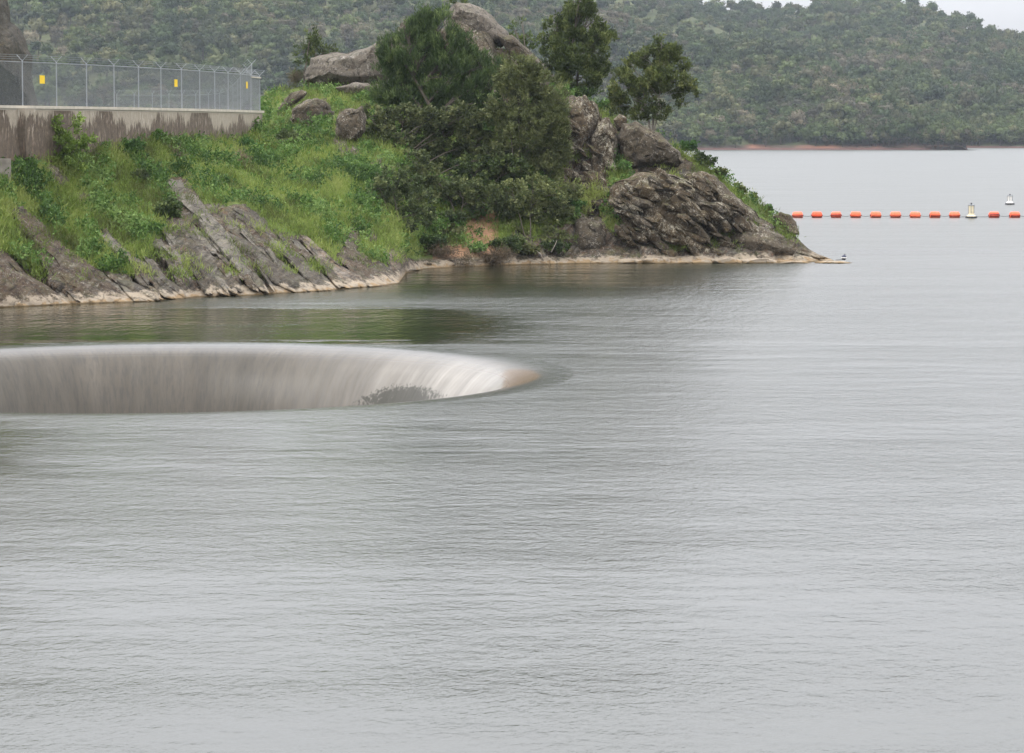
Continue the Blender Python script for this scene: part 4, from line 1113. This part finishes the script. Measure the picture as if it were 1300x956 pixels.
# thin rock spit at the tip
tag(rock('rock', [(1040, 330), (1052, 328.5), (1060, 331), (1066, 332.3), (1056, 334), (1042, 335)], 'rock_tan', 168.8, .6, 3, .1, 6, 3), 'thin rock spit at the very tip of the point', 'rock')

# ------------------------------------------------------------------ lake surface and spillway hole
HC = P(185, 479, 90.4); HC = Vector((px2x(186, 90.6), 90.6, 0)); RL = 13.5
def water_mat():
    b = NB('lake water'); p = b.pos(); s = b.sep(p); X, Y = s[0], s[1]
    w1 = b.rng(b.noise(b.map(p, (.05, .05, .05)), 1, 4, .6), .3, .7, -1, 1)
    w2 = b.rng(b.noise(b.map(p, (.03, .16, .05)), 1, 5, .65), .3, .7, -1, 1)
    # calm patches: in the lee of the near rocks, in the cove, and near the dam on the left
    Xn = b.math('ADD', X, b.math('MULTIPLY', w1, 3)); Yn = b.math('ADD', Y, b.math('MULTIPLY', w2, 6))
    calm1 = b.math('MULTIPLY', b.math('MULTIPLY', b.rng(Yn, 98, 103, 0, 1, True), b.rng(Yn, 126, 119, 0, 1, True)), b.rng(Xn, 1.5, -5, 0, 1, True))
    calm2 = b.math('MULTIPLY', b.math('MULTIPLY', b.rng(Yn, 128, 150, 0, 1, True), b.rng(Y, 180, 170, 0, 1, True)), b.rng(Xn, 16, 4, 0, 1, True))
    calm3 = b.math('MAXIMUM', b.math('MULTIPLY', b.rng(Xn, -13, -19, 0, 1, True), b.rng(Yn, 100, 106, 0, 1, True)), b.math('MULTIPLY', b.math('MULTIPLY', b.rng(Xn, -9, -14, 0, .6, True), b.rng(Yn, 82, 76, 0, 1, True)), b.rng(Yn, 55, 66, 0, 1, True)))
    calm = b.math('MAXIMUM', calm1, b.math('MAXIMUM', calm2, calm3))
    rip = b.math('SUBTRACT', 1, b.math('MULTIPLY', calm, .92))
    q = b.map(p, (1, 1, 1), (0, 0, math.radians(14)))
    q2 = b.map(p, (1, 1, 1), (0, 0, math.radians(-10)))
    f1 = b.noise(b.map(q, (9.5, 5.5, 1)), 1.0, 4, .6, .3)
    f2 = b.noise(b.map(q2, (2.7, 2.0, 1)), 1.0, 4, .6, .5)
    f3 = b.noise(b.map(q, (.35, .36, 1)), 1.0, 3, .5, .4)
    h = b.math('ADD', b.math('MULTIPLY', f1, .019), b.math('ADD', b.math('MULTIPLY', f2, .034), b.math('MULTIPLY', f3, .03)))
    f4 = b.noise(b.map(q2, (5.5, 1.2, 1)), 1.0, 3, .65, .3)
    f5 = b.noise(b.map(q, (1.5, .42, 1)), 1.0, 3, .6, .3)
    far = b.rng(Y, 85, 135, 0, 1, True)
    h4 = b.math('MULTIPLY', far, b.math('ADD', b.math('MULTIPLY', f4, .09), b.math('MULTIPLY', f5, .12)))
    patch = b.math('MULTIPLY', b.rng(b.noise(b.map(p, (.05, .12, 1)), 1, 5, .65), .35, .65, .35, 1.35), b.rng(Y, 38, 75, .65, 1))
    h = b.math('MULTIPLY', h, b.math('MULTIPLY', rip, patch))
    h = b.math('ADD', h, b.math('MULTIPLY', h4, b.math('MULTIPLY', b.rng(rip, .08, 1, .5, 1), patch)))
    nrm_ = b.bump(h, 1.0, 1.0)
    base = (.014, .018, .010)
    rough = b.math('ADD', b.math('MULTIPLY', rip, b.rng(Y, 40, 200, .10, .26)), .03)
    m = b.done(base, rough, nrm_, 1.0)
    b.b.inputs['IOR'].default_value = 1.333
    return m
M['water'] = water_mat()
def lake():
    K = 192
    rings = [RL, 13.8, 14.3, 15.5, 18, 22, 30, 45, 80, 160, 400, 1000, 3000, 9000]
    V = []
    for r in rings:
        for j in range(K):
            a = 2 * math.pi * j / K; V.append((HC.x + r * math.cos(a), HC.y + r * math.sin(a), 0))
    FQ = []
    for i in range(len(rings) - 1):
        for j in range(K):
            j2 = (j + 1) % K; FQ.append((i * K + j, (i + 1) * K + j, (i + 1) * K + j2, i * K + j2))
    o = obj('water', npmesh('water', V, FQ, True), M['water']); tag(o, kind='structure')
lake()
def fall_mat():
    b = NB('falling water')
    uv = b.new('ShaderNodeUVMap').outputs[0]; s = b.sep(uv); u, v = s[0], s[1]    # u metres round the lip, v metres down the bowl
    c3 = b.new('ShaderNodeCombineXYZ'); b.l.new(u, c3.inputs[0]); b.put(c3.inputs[1], b.math('MULTIPLY', v, .16))
    wv = c3.outputs[0]
    n1 = b.noise(wv, 1.3, 5, .6, .1); n2 = b.noise(wv, 7, 6, .7, .1); n3 = b.noise(b.map(wv, (.22, .8, 1)), 1, 4, .6)
    conc = b.mix(b.rng(n1, .3, .7), (.034, .027, .017), (.062, .050, .033))
    conc = b.mix(b.rng(n3, .4, .65, 0, .6), conc, (.040, .036, .025))
    conc = b.mix(b.math('MULTIPLY', b.rng(n2, .45, .65), .75), conc, (.012, .010, .007))
    conc = b.mix(b.rng(v, 1.5, .6, 0, 1), conc, (.014, .018, .010))
    # aerated white sheet, strongest on the right-hand side of the bowl
    wh = b.attr('white')
    fo = b.math('MULTIPLY', b.rng(b.math('ADD', n1, b.math('MULTIPLY', n2, .6)), .2, 1.25), b.rng(v, 1.1, 2.6, 0, 1))
    c = b.mix(b.math('MULTIPLY', fo, b.math('ADD', .10, b.math('MULTIPLY', wh, .62))), conc, (.50, .47, .42))
    # algae stained lip showing amber through the clear bending water at the right end
    am = b.attr('amber'); c = b.mix(b.rng(b.math('ADD', am, b.rng(n2, .3, .7, -.2, .2)), .35, .65, 0, .95), c, (.085, .045, .010))
    g = b.attr('painted_reflection'); gn = b.noise(b.map(wv, (1, 5, 1), (0, 0, .35)), 7, 5, .8)  # rippled reflection of dark vegetation, painted into the water colour
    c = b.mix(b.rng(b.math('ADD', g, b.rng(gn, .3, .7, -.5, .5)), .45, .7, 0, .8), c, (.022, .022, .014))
    h = b.math('ADD', b.math('MULTIPLY', n1, .6), b.math('MULTIPLY', n2, .12))
    p = b.pos(); q = b.map(p, (1, 1, 1), (0, 0, math.radians(14))); q2 = b.map(p, (1, 1, 1), (0, 0, math.radians(-10)))
    lk = b.math('ADD', b.math('MULTIPLY', b.noise(b.map(q, (9.5, 5.5, 1)), 1.0, 4, .6, .3), .016), b.math('MULTIPLY', b.noise(b.map(q2, (2.7, 2.0, 1)), 1.0, 4, .6, .5), .034))
    hh = b.math('ADD', b.math('MULTIPLY', h, b.rng(v, .6, 3, 0, .035)), b.math('MULTIPLY', lk, b.rng(v, 0, 1.3, 1, 0)))
    m = b.done(c, b.rng(v, .5, 3, .15, .34), b.bump(hh, 1.0), .5)
    b.b.inputs['IOR'].default_value = 1.333
    return m
M['fall'] = fall_mat()
def hole():
    ctrl = [(RL, 0), (13.1, -.006), (12.7, -.022), (12.3, -.06), (11.9, -.13), (11.5, -.25), (11.15, -.47), (10.8, -.82), (10.45, -1.3), (10.1, -2.0), (9.8, -2.9), (9.5, -4.2), (9.2, -6), (8.9, -9), (8.7, -14)]
    pr = []
    for i in range(len(ctrl) - 1):
        for k in range(5):
            t = k / 5; p0 = ctrl[max(i - 1, 0)]; p1 = ctrl[i]; p2 = ctrl[i + 1]; p3 = ctrl[min(i + 2, len(ctrl) - 1)]
            cat = lambda a, b_, c, d: .5 * (2 * b_ + (c - a) * t + (2 * a - 5 * b_ + 4 * c - d) * t * t + (3 * b_ - a - 3 * c + d) * t ** 3)
            pr.append((cat(p0[0], p1[0], p2[0], p3[0]), cat(p0[1], p1[1], p2[1], p3[1])))
    pr.append(ctrl[-1])
    K = 384; V = []; UV = []; REFL = []; WH = []; AM = []; ln = 0
    for i, (r, z) in enumerate(pr):
        if i: ln += math.hypot(r - pr[i - 1][0], z - pr[i - 1][1])
        for j in range(K):
            a = 2 * math.pi * j / K
            wob = .02 * noise.noise(Vector((math.cos(a) * 5, math.sin(a) * 5, z * .5))) * min(1, ln)
            V.append(((r + wob) * math.cos(a), (r + wob) * math.sin(a), z if i else 0)); UV.append((a * 11, ln))
            p = (HC.x + r * math.cos(a), HC.y + r * math.sin(a), z); qx, qy = proj(p)
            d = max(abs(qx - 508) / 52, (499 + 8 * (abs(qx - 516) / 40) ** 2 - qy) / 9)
            an = math.degrees(math.atan2(math.sin(a), math.cos(a)))
            WH.append(max(0, min(1, 1.25 - abs(an - 22) / 42)))
            AM.append(max(0, 1 - abs(an + 3) / 24) * max(0, 1 - abs(ln - 1.7) / .85) * 2.1)
            REFL.append(max(0, min(1, 1.15 - .6 * max(d, 0))) if (math.sin(a) > -.2 and d < 1.6) else 0)  # mask for the dark reflection painted on the sheet
    FQ = []; LUV = []
    for i in range(len(pr) - 1):
        for j in range(K):
            j2 = (j + 1) % K; FQ.append((i * K + j, i * K + j2, (i + 1) * K + j2, (i + 1) * K + j))
            u0 = 2 * math.pi * 11 * j / K; u1 = 2 * math.pi * 11 * (j + 1) / K; v0, v1 = UV[i * K][1], UV[(i + 1) * K][1]
            LUV += [u0, v0, u1, v0, u1, v1, u0, v1]
    me = npmesh('falling_water', V, FQ, True); me.uv_layers.new(name='UVMap'); me.uv_layers[0].data.foreach_set('uv', LUV)
    fattr(me, 'painted_reflection', REFL); fattr(me, 'white', WH); fattr(me, 'amber', AM)
    root = empty('spillway', HC); tag(root, 'round bell mouth spillway hole with water pouring over its rim', 'spillway')
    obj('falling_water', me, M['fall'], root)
    m = MB(); m.lathe([(8.9, -16), (8.75, -13.9)], (0, 0, 0), 48); m.build('shaft_bottom', M['fall'], root)
hole()

# ------------------------------------------------------------------ far hills
def hill_mat():
    b = NB('wooded hill ground'); p = b.pos(); z = b.sep(p)[2]
    n = b.noise(b.map(p, (.02, .02, .02)), 1, 5, .6); n2 = b.noise(b.map(p, (.15, .15, .3)), 1, 4, .6)
    c = b.mix(b.rng(n, .35, .65), (.055, .065, .032), (.09, .095, .045))
    c = b.mix(b.rng(n2, .55, .7, 0, .7), c, (.13, .15, .055))
    red = b.mix(b.rng(b.noise(b.map(p, (.03, 0, 0)), 1, 3, .6), .46, .58), (.085, .065, .05), b.mix(b.rng(n2, .3, .7), (.17, .085, .06), (.29, .15, .10)))
    pt = b.rng(b.noise(b.map(p, (.02, .004, .0)), 1, 3, .6), .45, .62, .5, 2.6)
    c = b.mix(b.rng(b.math('SUBTRACT', z, pt), .3, -.3), c, red)
    c = b.mix(b.rng(z, .8, .5), c, (.12, .07, .06))
    return b.done(c, .95, b.bump(n2, 1.0), .1)
M['hill'] = hill_mat()
HILLS = {
 'A': dict(y0=1118, crest=[(-400, -150), (-200, -120), (0, -95), (300, -60), (500, -30), (620, -8), (700, 8), (750, 24), (800, 40), (850, 54), (900, 66), (960, 75), (1010, 84), (1060, 106), (1100, 130), (1150, 154), (1200, 174), (1225, 184), (1240, 191)], cy=330),
 'C': dict(y0=1350, crest=[(560, -60), (700, -22), (780, -8), (840, 6), (880, 22), (920, 40), (960, 60), (1000, 84), (1040, 110), (1080, 140), (1120, 175), (1150, 195)], cy=300),
 'B': dict(y0=1240, crest=[(400, -70), (700, -35), (800, -14), (860, 0), (900, 10), (945, 13), (975, 20), (1000, 16), (1050, 9), (1090, 8), (1140, 13), (1180, 20), (1210, 30), (1245, 43), (1270, 50), (1300, 54), (1400, 66), (1600, 120), (1750, 185)], cy=750),
}
HS = {}
def hill(key, sd):
    h = HILLS[key]; C = np.array(h['crest'], float); px0, px1 = C[0, 0], C[-1, 0]
    cols = np.arange(px0, px1 + 1, 6.0); rows = 60; V = []; grid = np.zeros((len(cols), rows, 3))
    for i, px in enumerate(cols):
        cy = np.interp(px, C[:, 0], C[:, 1]); Yc = h['y0'] + h['cy'] * (190 - cy) / 190
        if key == 'A': Y0 = h['y0'] + 10 * noise.noise(Vector((px * .01, 0, 0)))
        else: Y0 = h['y0'] + 20 * noise.noise(Vector((px * .008, 3, 0)))
        top = P(px, cy + 3, max(Yc, Y0 + 5))
        for j in range(rows):
            t = j / (rows - 12)
            if t <= 1:
                s = t
                Y = Y0 + (top.y - Y0) * s ** 1.05; z = top.z * (s ** .85) if top.z > 0 else -.5
                z += 1.1 * min(1, s * 12)
                n = noise.fractal(Vector((px * .009 + sd, s * 2.2, sd)), 1, 2, 4); amp = 17 * math.sin(math.pi * min(1, s)) ** 1 * (min(top.z, 60) / 60)
                Y += n * 40 * math.sin(math.pi * min(1, s)); z = max(z + n * amp * .5, z * .5)
            else:
                s = (t - 1) * (rows - 12) / 12
                Y = top.y + s * 260; z = top.z * (1 - s) ** 1.2 - s * 2 if s < 1 else -2
            if key == 'A' and px > 1222: z -= 5.0 * min(1, (px - 1222) / 18)
            if j == 0: z = -1.0; Y = Y0 - 4
            grid[i, j] = (px2x(px, Y), Y, z)
    idx = np.arange(grid.shape[0] * rows).reshape(-1, rows)
    FQ = np.stack([idx[:-1, :-1], idx[1:, :-1], idx[1:, 1:], idx[:-1, 1:]], -1).reshape(-1, 4)
    o = obj('hill', npmesh('hill', grid.reshape(-1, 3), FQ, True), M['hill']); tag(o, kind='structure')
    HS[key] = grid
for k, s in (('A', 1.3), ('C', 5.2), ('B', 9.7)): hill(k, s)

def ftree_mat(name, a, b2, c3):
    b = NB(name); t = b.attr('tint'); r = b.new('ShaderNodeObjectInfo').outputs['Random']
    r2 = b.math('FRACT', b.math('MULTIPLY', r, 13.7))
    c = b.ramp(r, [(0, a), (.35, b2), (.6, a), (.8, c3), (1, b2)])
    c = b.mix(1, c, b.mix(t, (.75, .75, .75), (1.25, 1.25, 1.2)), 'MULTIPLY')
    c = b.mix(1, c, b.mix(r2, (.55, .55, .55), (1.4, 1.4, 1.4)), 'MULTIPLY')
    p = b.pos(); pn = b.noise(b.map(p, (.012, .012, .02)), 1, 4, .6)
    c = b.mix(1, c, b.mix(b.rng(pn, .35, .65), (.66, .72, .72), (1.35, 1.25, 1.05)), 'MULTIPLY')
    return b.done(c, .8, None, .15)
M['ftree'] = ftree_mat('far tree foliage', (.032, .050, .022), (.062, .082, .032), (.085, .086, .046))
M['ftree_grey'] = ftree_mat('far bare tree foliage', (.085, .082, .06), (.105, .094, .072), (.08, .08, .052))
def ftree_mesh(seed, hgt, mat, sparse=False, tall=1.0):
    """unit far tree, crown about 1 wide: lumps covered in leaf faces"""
    rs = random.Random(seed); blobs = []
    for _ in range(9):
        a = rs.uniform(0, 6.28); r = rs.uniform(.0, .36)
        blobs.append(((r * math.cos(a), r * math.sin(a), hgt * rs.uniform(.42, .82)), (rs.uniform(.16, .27), rs.uniform(.16, .27), rs.uniform(.14, .22) * tall)))
    T, A = blob_tufts(blobs, 26 if not sparse else 15, seed, .5, -.25, 3.0, .75)
    V, FQ, tt = leaf_cloud(T, A, 5, .085, .075 if not sparse else .03, .9, seed)
    # dark inner mass so the hill does not show through
    m = MB()
    m.tube([(0, 0, -.3), (.02, 0, hgt * .3), (0, .02, hgt * .6)], [.035, .028, .015], 5)
    me = npmesh('far_tree', V, FQ); n0 = len(V)
    bm = bmesh.new(); bm.from_mesh(me)
    if not sparse:
        D, Fc = ico(1)
        for c, r in blobs:
            vs_ = [bm.verts.new((c[0] + d[0] * r[0] * .85, c[1] + d[1] * r[1] * .85, c[2] + d[2] * r[2] * .85)) for d in D]
            for f in Fc: bm.faces.new([vs_[k] for k in f])
    vs_ = [bm.verts.new(v) for v in m.v]; nf = len(bm.faces)
    for f in m.f:
        ff = bm.faces.new([vs_[k] for k in f]); ff.material_index = 1
    bm.to_mesh(me); nn = len(me.vertices); bm.free()
    if 'tint' in me.attributes: me.attributes.remove(me.attributes['tint'])
    fattr(me, 'tint', np.concatenate([tt, np.full(nn - n0, .25)]))
    me.materials.append(M[mat]); me.materials.append(M['bark']); return me
FT = [ftree_mesh(1, 1.0, 'ftree'), ftree_mesh(2, .9, 'ftree'), ftree_mesh(3, 1.15, 'ftree', tall=1.2), ftree_mesh(4, 1.0, 'ftree_grey'), ftree_mesh(5, 1.1, 'ftree_grey', True), ftree_mesh(6, 1.0, 'ftree')]
def forest():
    rs = random.Random(77); allt = []
    def sample(key, n, lo, hi, vmax=51.5):
        g = HS[key]; nc, nr, _ = g.shape; k = 0; tries = 0
        while k < n and tries < n * 6:
            tries += 1
            u = rs.uniform(0, nc - 1.001); v = rs.uniform(1 if vmax > 20 else .35, vmax); i, j = int(u), int(v); fu, fv = u - i, v - j
            p = (g[i, j] * (1 - fu) * (1 - fv) + g[i + 1, j] * fu * (1 - fv) + g[i, j + 1] * (1 - fu) * fv + g[i + 1, j + 1] * fu * fv)
            if p[2] < .7: continue
            qx, qy = proj(p)
            if not (-120 < qx < 1420 and -45 < qy < 192): continue
            if key != 'A' and qx < 640: continue
            if p[2] < 2.6 and qx < 1165 and noise.noise(Vector((p[0] * .02, 0, 0))) > .22: continue
            if noise.noise(Vector((p[0] * .02, p[1] * .02, 4))) > .62: continue
            s = rs.uniform(lo, hi) * (1.0 if rs.random() < .85 else 1.35)
            if key == 'A': s *= 1.0 + .35 * max(0, min(1, (560 - qx) / 560))
            allt.append((p, s, qx, qy)); k += 1
    sample('A', 4300, 4.6, 7.4); sample('C', 900, 5.0, 7.4); sample('B', 3600, 5.5, 8.5); sample('B', 800, 5.0, 7.5, 10); sample('B', 500, 4.0, 6.0, 2.2); sample('A', 500, 4.6, 6.5, 6)
    def var(p):
        q = noise.noise(Vector((p[0] * .012, p[1] * .012, 9))) + rs.uniform(-.5, .5)
        if q > .42: return rs.choice([3, 4, 3])
        return rs.choice([0, 1, 2, 5])
    # largest in the picture, wholly in view
    vis = [t for t in allt if 0 < t[2] < 1300 and 2 < t[3] < 186 and not (330 < t[2] < 860 and t[3] > 100)]
    vis.sort(key=lambda t: -t[1] / t[0][1]); big = vis[:290]; ids = set(id(t) for t in big)
    kinds = {0: 'rounded olive green tree', 1: 'low dark green oak', 2: 'taller green tree', 3: 'grey brown tree', 4: 'thin bare grey tree', 5: 'dense mid green oak'}
    protos = {}
    for t in big:
        p, s, qx, qy = t; v = var(p)
        if len(protos) < 6 and v in protos:
            miss = [k for k in range(6) if k not in protos]; v = miss[0]
        o = bpy.data.objects.new('far_tree', FT[v]); COL.objects.link(o)
        o.location = p; o.rotation_euler = (0, 0, rs.uniform(0, 6.28)); o.scale = (s, s, s * rs.uniform(.85, 1.2))
        tag(o, kinds[v] + ' among the wooded slopes across the lake', 'tree', kinds[v] + 's on the far hill')
        protos.setdefault(v, o)
    rest = [t for t in allt if id(t) not in ids]
    n = len(rest); me = bpy.data.meshes.new('far_wood'); me.vertices.add(n)
    me.vertices.foreach_set('co', np.array([t[0] for t in rest], np.float32).ravel())
    vv = [var(t[0]) for t in rest]
    a = me.attributes.new('variant', 'INT', 'POINT'); a.data.foreach_set('value', np.array(vv, np.int32))
    fattr(me, 'size', [t[1] for t in rest]); fattr(me, 'spin', [rs.uniform(0, 6.28) for _ in rest])
    o = obj('far_wood', me); tag(o, 'dense oak woodland covering the hills across the lake', 'woodland', kind='stuff')
    ng = bpy.data.node_groups.new('scatter_trees', 'GeometryNodeTree')
    ng.interface.new_socket('Geometry', in_out='INPUT', socket_type='NodeSocketGeometry'); ng.interface.new_socket('Geometry', in_out='OUTPUT', socket_type='NodeSocketGeometry')
    gi = ng.nodes.new('NodeGroupInput'); go = ng.nodes.new('NodeGroupOutput'); jn = ng.nodes.new('GeometryNodeJoinGeometry'); Lk = ng.links
    def na(nm, ty):
        q = ng.nodes.new('GeometryNodeInputNamedAttribute'); q.data_type = ty; q.inputs['Name'].default_value = nm; return q.outputs['Attribute']
    va, sa, ra = na('variant', 'INT'), na('size', 'FLOAT'), na('spin', 'FLOAT')
    cx = ng.nodes.new('ShaderNodeCombineXYZ'); Lk.new(ra, cx.inputs[2])
    for k in range(6):
        if k not in protos: continue
        cmp = ng.nodes.new('FunctionNodeCompare'); cmp.data_type = 'INT'; cmp.operation = 'EQUAL'
        Lk.new(va, cmp.inputs[2]); cmp.inputs[3].default_value = k
        oi = ng.nodes.new('GeometryNodeObjectInfo'); oi.transform_space = 'ORIGINAL'; oi.inputs['Object'].default_value = protos[k]; oi.inputs['As Instance'].default_value = True
        ip = ng.nodes.new('GeometryNodeInstanceOnPoints'); Lk.new(gi.outputs[0], ip.inputs['Points']); Lk.new(cmp.outputs[0], ip.inputs['Selection'])
        Lk.new(oi.outputs['Geometry'], ip.inputs['Instance']); Lk.new(cx.outputs[0], ip.inputs['Rotation']); Lk.new(sa, ip.inputs['Scale'])
        Lk.new(ip.outputs[0], jn.inputs[0])
    Lk.new(jn.outputs[0], go.inputs[0])
    md = o.modifiers.new('scatter', 'NODES'); md.node_group = ng
forest()

# ------------------------------------------------------------------ air
hz = NB('haze'); hz.n.remove(hz.b); pv = hz.new('ShaderNodeVolumePrincipled')
pv.inputs['Color'].default_value = (.78, .88, 1.0, 1); pv.inputs['Density'].default_value = .00007; pv.inputs['Anisotropy'].default_value = .2
hz.l.new(pv.outputs[0], hz.out.inputs['Volume'])
m = MB(); m.box((100, 1250, 77.5), (3600, 2700, 190)); tag(m.build('haze', hz.m), 'thin pale haze over the lake', 'haze', kind='stuff')
